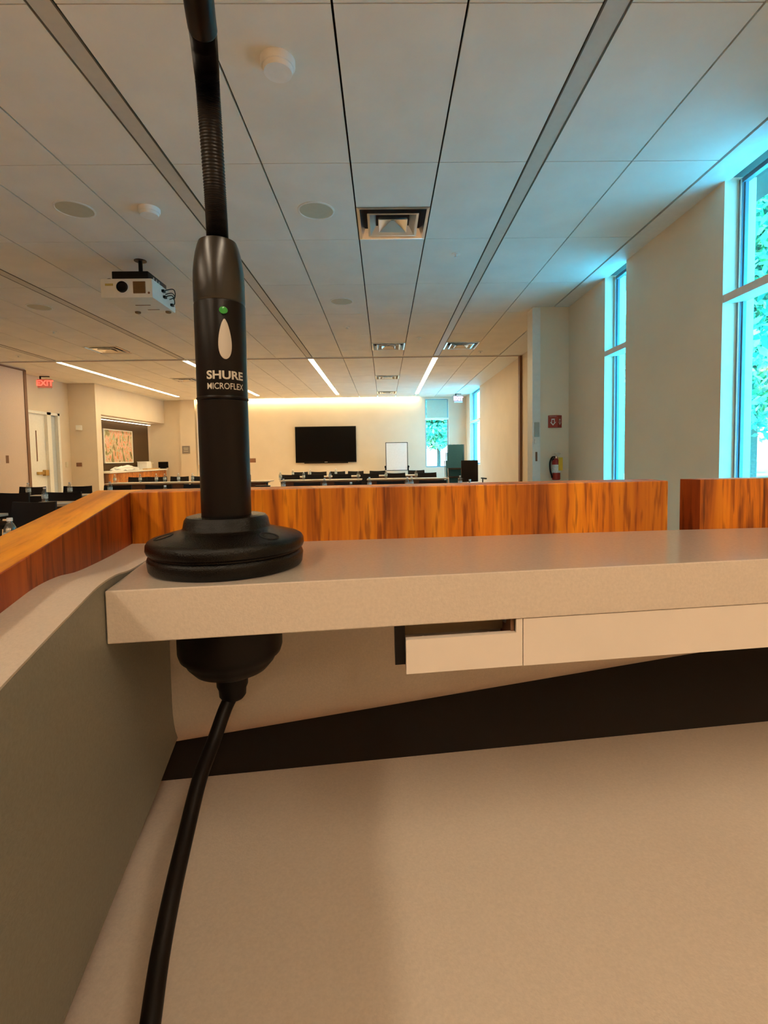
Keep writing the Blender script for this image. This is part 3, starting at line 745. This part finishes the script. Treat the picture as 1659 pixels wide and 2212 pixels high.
BT = [
    (16, 2.80, 'large clear water bottle at the far left edge, nearest the camera'),
    (95, 6.05, 'clear water bottle beside the papers in the second row at left'),
    (150, 7.42, 'clear water bottle in front of the third-row chair by the thermostat'),
    (60, 7.42, 'clear water bottle in front of the third-row chair by the door'),
    (237, 7.42, 'clear water bottle right above the left corner of the wooden lip'),
    (356, 6.1, 'water bottle with only its cap showing over the lip left of the microphone'),
    (248, 11.25, 'water bottle at the left end of the paper-strewn table'),
    (303, 11.25, 'water bottle on the paper-strewn table below the painting'),
    (338, 11.3, 'water bottle on the paper-strewn table below the desk stand'),
    (356, 11.2, 'water bottle on the paper-strewn table below the dark monitor'),
    (386, 11.3, 'water bottle on the paper-strewn table right of the monitor'),
    (416, 11.2, 'water bottle on the paper-strewn table nearest the microphone'),
    (612, 7.45, 'bottle over the lip, first to the right of the microphone'),
    (701, 7.45, 'bottle over the lip under the middle of the television'),
    (758, 6.15, 'bottle with just its cap over the lip below the right of the television'),
    (798, 7.55, 'bottle over the lip right of the television'),
    (880, 7.35, 'left one of the pair of blue bottles over the lip below the whiteboard'),
    (889, 7.6, 'right one of the pair of blue bottles over the lip below the whiteboard'),
    (994, 7.6, 'bottle over the lip in front of the chair stack'),
    (1015, 6.35, 'rightmost bottle just over the lip, before the office chair'),
    (606, 11.3, 'bottle at the left end of the long row tables'),
    (656, 11.2, 'bottle on the long row table below the left of the television'),
    (713, 11.2, 'bottle on the long row table below the middle of the television'),
    (774, 11.2, 'bottle on the long row table at the television right corner'),
    (834, 11.2, 'bottle on the long row table below the whiteboard left edge'),
    (899, 11.2, 'bottle on the long row table below the end window'),
    (633, 13.3, 'bottle on the rearmost table, leftmost'),
    (670, 13.3, 'bottle on the rearmost table, below the television'),
    (726, 13.3, 'bottle on the rearmost table, second below the television')]
for px, Y, lb in BT: place(bp, (X_at(px, Y, .8), Y, .741), lb, rz=random.uniform(0, 6))
PP = [(128, 5.98, 'white papers beside the bottle in the second row at left'), (168, 7.36, 'white papers on the third-row table at left'), (85, 7.45, 'papers at the left end of the third-row table'),
      (270, 11.2, 'papers at the left of the paper-strewn table'), (322, 11.2, 'papers in the middle of the paper-strewn table'), (372, 11.2, 'papers right of centre on the paper-strewn table'), (402, 11.2, 'papers on the paper-strewn table near the microphone'),
      (630, 11.2, 'papers on the long row table at its left end'), (688, 11.2, 'papers on the long row table below the television'), (745, 11.2, 'papers on the long row table below the television right half'), (866, 11.2, 'papers on the long row table below the whiteboard')]
bm = bmesh.new()
for k in range(4): 
    vs = box(bm, -.14, .14, -.105, .105, k*.002, k*.002+.0015)
    bmesh.ops.rotate(bm, verts=vs, cent=(0, 0, 0), matrix=Matrix.Rotation((k-1.5)*.09, 3, 'Z'))
pp = tag(finish('paper_stack', bm, m_paper), '', 'papers', 'papers on the tables')
for px, Y, lb in PP: place(pp, (X_at(px, Y, .8), Y+.03, .741), lb, rz=random.uniform(-.2, .2))

# office chairs and the stack at right
def swivel(loc, rz, label, h=.62):
    t = thing('office_chair', loc, label, 'chair', rz=rz)
    bm = bmesh.new(); box(bm, -.2, .2, .2, .25, h, h+.5, 0, .02); finish('backrest', bm, m_chair, t, True)
    bm = bmesh.new(); box(bm, -.24, .24, -.22, .22, .46, .53, 0, .02); finish('seat', bm, m_chair, t, True)
    for s in (-1, 1):
        bm = bmesh.new(); tube(bm, [(s*.22, .1, .5), (s*.27, .1, .55), (s*.27, .08, .70)], .014, 8); box(bm, s*.27-.03, s*.27+.03, -.14, .14, .69, .72, 0, .006); finish('armrest', bm, m_chairframe, t)
    bm = bmesh.new(); bar(bm, (0, 0, .08), (0, 0, .47), .03, 12); bar(bm, (0, .2, .48), (0, .24, h+.1), .02, 8); finish('pillar', bm, m_chairframe, t)
    for k in range(5):
        a = 2*pi*k/5; bm = bmesh.new(); bar(bm, (0, 0, .10), (cos(a)*.27, sin(a)*.27, .07), .018, 8); lathe(bm, [(.025, -.02), (.028, 0), (.025, .02)], 12, (cos(a)*.27, sin(a)*.27, .028), mat4=Matrix.Rotation(pi/2, 4, 'X')); finish('caster_leg', bm, m_chairframe, t)
swivel((X_at(1017, 11.6, 0), 11.4, 0), .1, 'black office chair right of the chair stack by the far windows')
swivel((X_at(560, 9.4, 0), 9.4, 0), pi/2, 'black office chair seen from the side just right of the microphone', h=.44)
tag(boxes('wooden_side_cabinet', [(-4.0, -3.62, 12.9, 13.3, 0, .72), (-4.02, -3.6, 12.88, 13.32, .72, .745)], m_cab), 'small orange wood cabinet just right of the microphone', 'cabinet')
m_teal = mat('blue_grey_mesh', (.04, .20, .30), .6, bump=.4, bs=300)
for k in range(3):
    t = thing('stacking_chair', (X_at(985, 13.4, 0)+.02*k, 13.4+.08*k, .22*k), ['lowest blue grey chair of the tall stack by the far window', 'middle blue grey chair of the tall stack by the far window', 'topmost blue grey chair of the tall stack by the far window'][k], 'chair', 'stacked high-back chairs', rz=.15-.12*k)
    bm = bmesh.new(); 
    n = 8; vs = [[], []]
    for j in range(13):
        for i in range(n+1):
            u = i/n*2-1
            for q in (0, 1): vs[q].append(bm.verts.new((u*.21, .2+.08*(j/12)-.03*u*u+q*.02, .47+j*.052+.004*((i+j) % 2))))
    for q in (0, 1):
        for j in range(12):
            for i in range(n):
                a = j*(n+1)+i; f = (vs[q][a], vs[q][a+1], vs[q][a+n+2], vs[q][a+n+1]); bm.faces.new(f if q == 0 else f[::-1])
    finish('backrest', bm, m_teal, t, True)
    bx('seat', -.22, .22, -.23, .2, .42, .46, m_chair, t, .012)
    for s in (-1, 1):
        bm = bmesh.new(); tube(bm, spline([(s*.235, -.2, 0, 1), (s*.235, -.22, .35, 1), (s*.235, -.1, .44, 1), (s*.235, .18, .47, 1), (s*.225, .26, .8, 1), (s*.225, .30, 1.1, 1)], 6), .012, 8); finish('side_frame', bm, m_steel, t, True)
        bm = bmesh.new(); bar(bm, (s*.235, .15, .44), (s*.235, .26, 0), .012); finish('leg', bm, m_steel, t)

# ================================================================== THE LECTERN (all close to the camera)
def L2(n, k, m_, kk):            # intersection of two vertical planes -> (x, y)
    d = n[0]*m_[1]-n[1]*m_[0]; return Vector(((k*m_[1]-n[1]*kk)/d, (n[0]*kk-k*m_[0])/d))
nw, kw = (-.0798, .9968), .27326           # inner face of the front lip
ns, ks = (-.1229, .9924), .175715          # front face of the shelf
kb, kback = ks+.0686, .2645                # back edge of the shelf, back panel
mw, kwi = (.981, .194), -.07933            # inner face of the side lip
kpan = -.05988                             # side panel
lec = thing('lectern', (0, 0, 0), 'wooden lectern with teak lip, grey shelf and sloping writing surface in the foreground', 'lectern')
zS, zU = CZ-.043, CZ-.061                  # shelf top and underside
zL = CZ-.0435
zT = CZ-.0166                              # top of the front lip
TH = .025
def q2(n, k, x):                           # point on plane at given x
    return Vector((x, (k-n[0]*x)/n[1]))
# front lip (from the left corner to the gap)
c0 = L2(nw, kw, mw, kwi); c0o = L2(nw, kw+TH, mw, kwi-TH)
e0 = q2(nw, kw, .1633); e0o = q2(nw, kw+TH, .1633+.002)
fl_in = L2(nw, kw, mw, kwi)
zBot = CZ-.0636
bm = bmesh.new(); prism(bm, [c0, e0, e0o, L2(nw, kw+TH, mw, kwi)], zL-.02, zT)
o = finish('front_lip', bm, m_wood, lec)
md = o.modifiers.new('b', 'BEVEL'); md.width = .0005; md.segments = 2
# side lip: top slopes down towards the reader
def side(k, t):                            # point on a plane of the wing at distance t from the corner plane
    c = L2(nw, kw, mw, k); return c+Vector((.194, -.981))*t
zt = lambda t: zT - (.0149/.127)*t
tE = .262
P = []
for k, t in ((kwi, tE), (kwi, 0), (kwi, -TH*.999), (kwi-TH, -TH*.999), (kwi-TH, tE)):
    q = side(k, t); P.append((q.x, q.y, zL-.02-max(0, t)*.12, zt(max(t, 0))))
bm = bmesh.new(); prism(bm, P[::1], 0, 0)
for f in bm.faces:
    f.normal_update()
    f.material_index = 1 if f.normal.z > .8 or f.normal.z < -.8 else 0
bmesh.ops.recalc_face_normals(bm, faces=bm.faces)
for f in bm.faces: f.material_index = 1 if abs(f.normal.z) > .8 else 0
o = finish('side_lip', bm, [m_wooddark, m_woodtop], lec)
md = o.modifiers.new('b', 'BEVEL'); md.width = .0005; md.segments = 2
# right-hand lip beyond the gap
a = Vector((.1826, .2881)); b_ = Vector((.42, .3035)); a2 = Vector((.1775, .2992+.0)); 
bm = bmesh.new(); prism(bm, [a, b_, b_+Vector((-.003, .025)), Vector((.1773, .2992))], zL-.02, CZ-.0163)
bmesh.ops.recalc_face_normals(bm, faces=bm.faces)
for f in bm.faces: f.material_index = 1 if f.normal.x < -.7 else 0
o = finish('right_lip', bm, [m_wood, m_wooddark], lec)
o['label'] = 'short teak lip right of the gap'
# ledge along the left wing: flat at the back, a soft crest, then falling towards the reader
prof = [(-.002, -.0437), (.04, -.0435), (.07, -.0425), (.088, -.0405), (.104, -.0402), (.120, -.0418), (.155, -.0462), (.21, -.054), (tE, -.062)]
bm = bmesh.new(); top = []; bot = []
sp = spline([(t, z) for t, z in prof], 6)
for t, z in sp:
    a_, b2 = side(kwi-.001, t), side(kpan, t)
    if t < .02: pass
    top.append((bm.verts.new((a_.x, a_.y, CZ+z)), bm.verts.new((b2.x, b2.y, CZ+z))))
    bot.append((bm.verts.new((a_.x, a_.y, CZ+z-.004)), bm.verts.new((b2.x, b2.y, CZ+z-.004))))
for i in range(len(top)-1):
    bm.faces.new((top[i][0], top[i+1][0], top[i+1][1], top[i][1])); bm.faces.new((bot[i][0], bot[i][1], bot[i+1][1], bot[i+1][0]))
    bm.faces.new((top[i][1], top[i+1][1], bot[i+1][1], bot[i][1])); bm.faces.new((top[i][0], bot[i][0], bot[i+1][0], top[i+1][0]))
bm.faces.new((top[0][0], top[0][1], bot[0][1], bot[0][0])); bm.faces.new((top[-1][1], top[-1][0], bot[-1][0], bot[-1][1]))
bmesh.ops.recalc_face_normals(bm, faces=bm.faces)
finish('side_ledge', bm, m_lam, lec, True)
# inner side panel below the ledge
bm = bmesh.new(); ring = []
bk_c = L2(ns, kback, mw, kpan); 
tb = None
zlow = lambda t: CZ-.148+.10*max(0, t-.05)*.35
A_, B_ = [], []
for t, z in sp:
    p, q = side(kpan+.0002, t), side(kpan-.004, t)
    A_.append((bm.verts.new((p.x, p.y, CZ+z-.0005)), bm.verts.new((p.x, p.y, zlow(t)))))
    B_.append((bm.verts.new((q.x, q.y, CZ+z-.0042)), bm.verts.new((q.x, q.y, zlow(t)))))
for i in range(len(sp)-1):
    bm.faces.new((A_[i][0], A_[i+1][0], A_[i+1][1], A_[i][1])); bm.faces.new((B_[i][0], B_[i][1], B_[i+1][1], B_[i+1][0]))
    bm.faces.new((A_[i][1], A_[i+1][1], B_[i+1][1], B_[i][1])); bm.faces.new((A_[i][0], B_[i][0], B_[i+1][0], A_[i+1][0]))
bm.faces.new((A_[0][0], A_[0][1], B_[0][1], B_[0][0])); bm.faces.new((A_[-1][1], A_[-1][0], B_[-1][0], B_[-1][1]))
bmesh.ops.recalc_face_normals(bm, faces=bm.faces)
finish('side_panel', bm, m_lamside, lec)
# rear ledge between the shelf and the front lip
bm = bmesh.new()
XR = .42
prism(bm, [L2(ns, kb+.0004, mw, kpan+.0005), q2(ns, kb+.0004, XR), Vector((XR, .3)), Vector((.1826+.0, .2880)), Vector((.1633, .2871)), L2(nw, kw+.001, mw, kpan+.0005)], zS-.012, zS-.0022)
bmesh.ops.recalc_face_normals(bm, faces=bm.faces)
finish('rear_ledge', bm, m_lamtop, lec)
# the shelf carrying the microphone
bm = bmesh.new()
s0 = L2(ns, ks, mw, kpan+.0006); s1 = L2(ns, kb, mw, kpan+.0006)
prism(bm, [s0, q2(ns, ks, XR), q2(ns, kb, XR), s1], zU, zS)
bmesh.ops.recalc_face_normals(bm, faces=bm.faces)
for f in bm.faces: f.material_index = 1 if f.normal.z > .8 else 0
o = finish('shelf', bm, [m_lam, m_lamtop], lec)
md = o.modifiers.new('b', 'BEVEL'); md.width = .0004; md.segments = 2
# back panel of the recess: upright above, rolled back below into an added gap for the shade band
bm = bmesh.new(); xl = L2(ns, kback, mw, kpan-.012).x
prf = [(0, 0), (0, .02), (0, .05)] ; grid = []
for i in range(25):
    x_ = xl+(XR-xl)*i/24; fx = (x_+.11)/.34; zb0 = CZ-.124+.030*fx; colv = []
    for (o_, z_) in [(0, zS-.012), (0, zb0+.01), (0, zb0)] + [(.034*(1-cos(h_*pi/2)), zb0-.034*sin(h_*pi/2)) for h_ in (.12, .24, .36, .48, .6, .72, .84, .96)]:
        p = q2(ns, kback+o_, x_); colv.append(bm.verts.new((p.x, p.y, z_)))
    for (o_, z_) in [(.034, zb0-.030), (.004, zb0+.01), (.004, zS-.012)]:
        p = q2(ns, kback+o_, x_); colv.append(bm.verts.new((p.x, p.y, z_)))
    grid.append(colv)
nn = len(grid[0])
for a_, b2 in zip(grid, grid[1:]):
    for k in range(nn): bm.faces.new((a_[k], a_[(k+1) % nn], b2[(k+1) % nn], b2[k]))
bm.faces.new(grid[0]); bm.faces.new(grid[-1][::-1])
bmesh.ops.recalc_face_normals(bm, faces=bm.faces); finish('back_panel', bm, m_lam, lec, True)
m_shadeblack = mat('black_shade_fill', (.004, .002, .001), .9)  # near-black colour standing in for shade
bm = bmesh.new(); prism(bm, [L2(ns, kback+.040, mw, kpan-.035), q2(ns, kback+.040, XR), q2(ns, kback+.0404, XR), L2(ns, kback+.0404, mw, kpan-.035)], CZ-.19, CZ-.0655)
bmesh.ops.recalc_face_normals(bm, faces=bm.faces); finish('shade_liner', bm, m_shadeblack, lec)
# writing surface
zW = CZ-.165
wl = kpan-.0085
def sidew(k, y): return Vector(((k-.194*y)/.981, y))
bm = bmesh.new()
prism(bm, [sidew(wl, .0), Vector((XR, 0)), q2(ns, kback+.0003, XR), L2(ns, kback+.0003, mw, wl)], zW-.018, zW)
bmesh.ops.recalc_face_normals(bm, faces=bm.faces)
o = finish('writing_surface', bm, m_lam, lec); md = o.modifiers.new('b', 'BEVEL'); md.width = .0004; md.segments = 2
# outer body down to the floor, stepped out behind the lip
bm = bmesh.new()
prism(bm, [L2(nw, kw+.052, mw, kwi-TH), Vector((.42, .366)), Vector((.42, .386)), L2(nw, kw+.072, mw, kwi-TH)], 0, CZ-.0645)
prism(bm, [L2(nw, kw+.0005, mw, kwi-TH), Vector((.165, .2880)), Vector((.42, .309)), Vector((.42, .386)), L2(nw, kw+.072, mw, kwi-TH)], CZ-.0644, CZ-.0637)
finish('front_body_panel', bm, m_wood, lec)
bm = bmesh.new()
pa, pb_, pc, pd = side(kwi-.002, -.002), side(kwi-.002, tE), side(kwi-TH, tE), side(kwi-TH, -TH)
prism(bm, [(pa.x, pa.y, 0, zL-.0202), (pb_.x, pb_.y, 0, zL-.0205-tE*.12), (pc.x, pc.y, 0, zL-.0205-tE*.12), (pd.x, pd.y, 0, zL-.0202)], 0, 0)
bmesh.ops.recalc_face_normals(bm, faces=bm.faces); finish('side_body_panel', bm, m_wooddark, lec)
# cover rail under the shelf: open end section, then a closed run
def railpt(x, off): return q2(ns, ks+off, x)
r0, r1, r2, r3 = .0067, .0505, .0508, XR
zr0, zr1 = CZ-.0791, zU-.0002
def rprism(bm, xa, xb, oa, ob, z0, z1): prism(bm, [railpt(xa, oa), railpt(xb, oa), railpt(xb, ob), railpt(xa, ob)], z0, z1)
bm = bmesh.new()
zs0, zs1 = CZ-.0665, zU-.0008             # the slot
rprism(bm, r0, r1, .0006, .0022, zr0, zs0)               # face under the slot
rprism(bm, r1-.0024, r1, .0006, .0022, zs0, zr1)         # face right of the slot
rprism(bm, r0, r1, .0022, .021, zr0, zr0+.0014)          # bottom
rprism(bm, r0, r1, .0195, .021, zr0+.0014, zr1)          # back
rprism(bm, r0+.0, r1-.0024, .0022, .0036, zs0-.0012, zs0)  # lip of the slot
bmesh.ops.recalc_face_normals(bm, faces=bm.faces)
m_rail = mat('white_metal_rail', (.74, .64, .54), .4, bump=.03)
rl = finish('cable_rail', bm, m_rail, lec); rl['label'] = 'open white metal rail section under the shelf'
bm = bmesh.new(); rprism(bm, r0-.0040, r0-.0002, .004, .0205, CZ-.0768, zr1); finish('end_cap', bm, m_black, rl)
bm = bmesh.new(); rprism(bm, r1-.004, r1-.0026, .003, .0195, zr0+.0014, zr1); finish('inner_bracket', bm, m_brown, rl)
for xx, zz in ((r0+.008, 0), (r1-.010, 0)):
    bm = bmesh.new(); p = railpt(xx, .009); lathe(bm, [(.0021, CZ-.0700), (.0023, CZ-.0692), (.0012, CZ-.0688), (.0011, CZ-.0692)], 20, (p.x, p.y, 0)); finish('screw', bm, m_steel, rl, True)
bm = bmesh.new(); p = railpt(r1-.0042, .011); lathe(bm, [(.0024, 0), (.0020, .0008), (.001, .0009)], 20, (p.x, p.y, CZ-.0636), mat4=Matrix.Rotation(-pi/2, 4, 'Y')); finish('screw', bm, m_steel, rl, True)
bm = bmesh.new(); rprism(bm, r0+.0002, r1-.004, .016, .0195, CZ-.0700, zr1); finish('inner_tray', bm, mat('inner_grey', (.52, .38, .24), .5), rl)
bm = bmesh.new(); rprism(bm, r2, r3, .0004, .021, zr0, zr1); bmesh.ops.recalc_face_normals(bm, faces=bm.faces)
rc = finish('rail_cover', bm, m_rail, lec)

# ================================================================== THE MICROPHONE
MX, MY = -.064, .203
mic = thing('microphone', (MX, MY, zS), 'black gooseneck microphone with round base mounted through the shelf', 'microphone')
z = lambda rel: rel+.043                   # camera-relative height -> above the shelf
base_pts = [(.0291, .0003), (.0296, .001), (.0300, .0045), (.0296, .0056), (.0287, .0062), (.0287, .0068), (.0300, .0074), (.0304, .0085), (.0302, .0105), (.0295, .0116), (.0285, .0122),
            (.0235, .0136), (.0195, .0146), (.0175, .0152), (.0168, .0160), (.0162, .0190), (.0152, .0203), (.0135, .0207), (.0100, .0207)]
bm = bmesh.new(); lathe(bm, base_pts, 96)
finish('base', bm, m_blackrough, mic, True)
def base_z(r):
    for (ra, za), (rb, zb) in zip(base_pts[10:], base_pts[11:]):
        if rb <= r <= ra: return za+(zb-za)*(r-ra)/(rb-ra)
    return .0130
for a in (math.radians(-33), math.radians(207), math.radians(92)):
    bm = bmesh.new(); cx_, cy_ = .0236*cos(a), .0236*sin(a); ring = []
    for lift, rad in ((-.0004, .0036), (.00016, .0036), (.00016, .0030), (-.0001, .0028)):
        ring.append([bm.verts.new((cx_+rad*cos(t*pi/12), cy_+rad*sin(t*pi/12), base_z(math.hypot(cx_+rad*cos(t*pi/12), cy_+rad*sin(t*pi/12)))+lift)) for t in range(24)])
    for A_, B_ in zip(ring, ring[1:]):
        for t in range(24): bm.faces.new((A_[t], A_[(t+1) % 24], B_[(t+1) % 24], B_[t]))
    bm.faces.new(ring[-1]); finish('screw_hole', bm, m_shadeblack, mic, True)
R0 = .0097
def zf(py): return atY(480, py, MY-.0097).z-zS
def zy(py): return atY(480, py, MY).z-zS
bm = bmesh.new(); lathe(bm, [(R0*.995, .0200), (R0*.995, zy(868)), ], 64); finish('shaft', bm, m_black, mic, True)
z_ring = zy(863); z_seam = zy(660); z_top = zy(524)
bm = bmesh.new(); lathe(bm, [(R0, z_ring-.0006), (R0+.0003, z_ring), (R0, z_ring+.0006)], 64); finish('shaft_ring', bm, m_black, mic, True)
bm = bmesh.new(); lathe(bm, [(R0*.985, z_ring), (R0, z_ring+.001), (R0, z_seam-.0006), (R0*.985, z_seam-.0001), (R0*.96, z_seam)], 96); finish('control_collar', bm, m_black, mic, True)
dz = z_top-z_seam
bm = bmesh.new(); lathe(bm, [(R0*.96, z_seam), (R0*.99, z_seam+.0004), (R0, z_seam+.001), (R0, z_seam+dz*.32), (R0*.985, z_seam+dz*.5), (R0*.94, z_seam+dz*.66), (R0*.88, z_seam+dz*.8), (R0*.80, z_seam+dz*.92), (R0*.74, z_seam+dz*.985), (R0*.66, z_top), (R0*.40, z_top+.0003)], 96); finish('top_taper', bm, mat('satin_black', (.004, .003, .002), .28, spec=.7), mic, True)
# things wrapped on the shaft: angle measured from the direction to the camera
AC = math.atan2(-MY, -MX)
def wrap(u, v, off=0):                     # u metres to the right, v metres up (z above the shelf)
    a = AC+u/R0; r = R0+off
    return Vector((r*cos(a), r*sin(a), v))
def patch(name, outline, zc, m, off, uc=0.0):
    bm = bmesh.new(); N = len(outline)
    cen = bm.verts.new(wrap(uc, zc, off*1.3)); mid = [bm.verts.new(wrap(uc+a*.6, zc+b*.8, off*1.2)) for a, b in outline]; rim = [bm.verts.new(wrap(uc+a, zc+b, off)) for a, b in outline]; low = [bm.verts.new(wrap(uc+a, zc+b, -.0003)) for a, b in outline]
    for i in range(N):
        j = (i+1) % N
        bm.faces.new((cen, mid[i], mid[j])); bm.faces.new((mid[i], rim[i], rim[j], mid[j])); bm.faces.new((rim[i], low[i], low[j], rim[j]))
    bmesh.ops.recalc_face_normals(bm, faces=bm.faces)
    return finish(name, bm, m, mic, True)
UC = .0012
patch('indicator_light', [(.0015*cos(t*pi/12), .0013*sin(t*pi/12)) for t in range(24)], zf(669), m_led, .0006, UC)
za, zb_ = zf(688), zf(775); hh = (za-zb_)/2
out = []
for t in range(40):
    a = 2*pi*t/40; v = sin(a); wv = .00275-.0009*(v+0.1) if v < .85 else .0017
    out.append((wv*cos(a)*.83, hh*v))
patch('switch_button', out, (za+zb_)/2, m_grey, .0007, UC+.0002)
zt1, zt2 = zf(810), zf(834)
text_mesh('lettering', 'SHURE', .0052, m_print, mic, lambda c: wrap(UC+.0002+c.x*.93, zt1+c.y*.82, .00012+c.z), bold=.00016)
text_mesh('lettering', 'MICROFLEX', .0033, m_print, mic, lambda c: wrap(UC+.0002+c.x*.82, zt2+c.y, .00012+c.z), bold=.00003)
# gooseneck
def rel(px, py, d): p = atY(px, py, d); return (p.x-MX, p.y-MY, p.z-zS, 1)
gp = [(0, 0, z_top-.001, 1), rel(469.5, 505, .2028), rel(465, 422, .2015), rel(453.5, 253, .196), rel(447.5, 169, .191), rel(442, 105, .184), rel(437, 58, .178)]
path = spline(gp, 50)
bm = bmesh.new(); tube(bm, path, lambda i: (.00418 if i % 2 else .0039)*(1+.08*max(0, i-100)/150), 20); finish('gooseneck', bm, mat('gooseneck_black', (.004, .003, .003), .35, spec=.3), mic, True)
gp2 = [rel(438, 64, .1785), rel(431, 15, .171), rel(420, -80, .159), rel(405, -220, .142), rel(390, -420, .12)]
bm = bmesh.new(); tube(bm, spline(gp2, 10), lambda i: .0045 if i == 0 else .00475, 32); finish('upper_tube', bm, m_black, mic, True)
# under the shelf: rubber isolation cup, strain relief, cable
zu = -.018
bm = bmesh.new()
def zr(py): return zy(py)
prof = [(.0205, zu), (.0205, zr(1396)), (.0198, zr(1408)), (.0180, zr(1416)), (.0172, zr(1425)), (.0145, zr(1441)), (.0105, zr(1451)), (.0063, zr(1456)), (.0062, zr(1478)), (.0055, zr(1486)), (.0053, zr(1500)), (.0043, zr(1507)), (.0020, zr(1509))]
lathe(bm, [(r, min(zz, zu)) for r, zz in prof], 64); finish('isolation_cup', bm, m_rubber, mic, True)
cpts = [(0, 0, zr(1500), .0026), (*rel(487, 1530, .199)[:3], .0026), (*rel(462, 1600, .190)[:3], .0026), (*rel(432, 1680, .178)[:3], .0027), (*rel(402, 1800, .163)[:3], .0027), (*rel(372, 1930, .148)[:3], .0027), (*rel(345, 2070, .135)[:3], .0027), (*rel(322, 2230, .122)[:3], .0027), (*rel(290, 2450, .108)[:3], .0027), (*rel(250, 2800, .09)[:3], .0027)]
bm = bmesh.new(); tube(bm, spline(cpts, 10), .0027, 20); finish('cable', bm, m_rubber, mic, True)
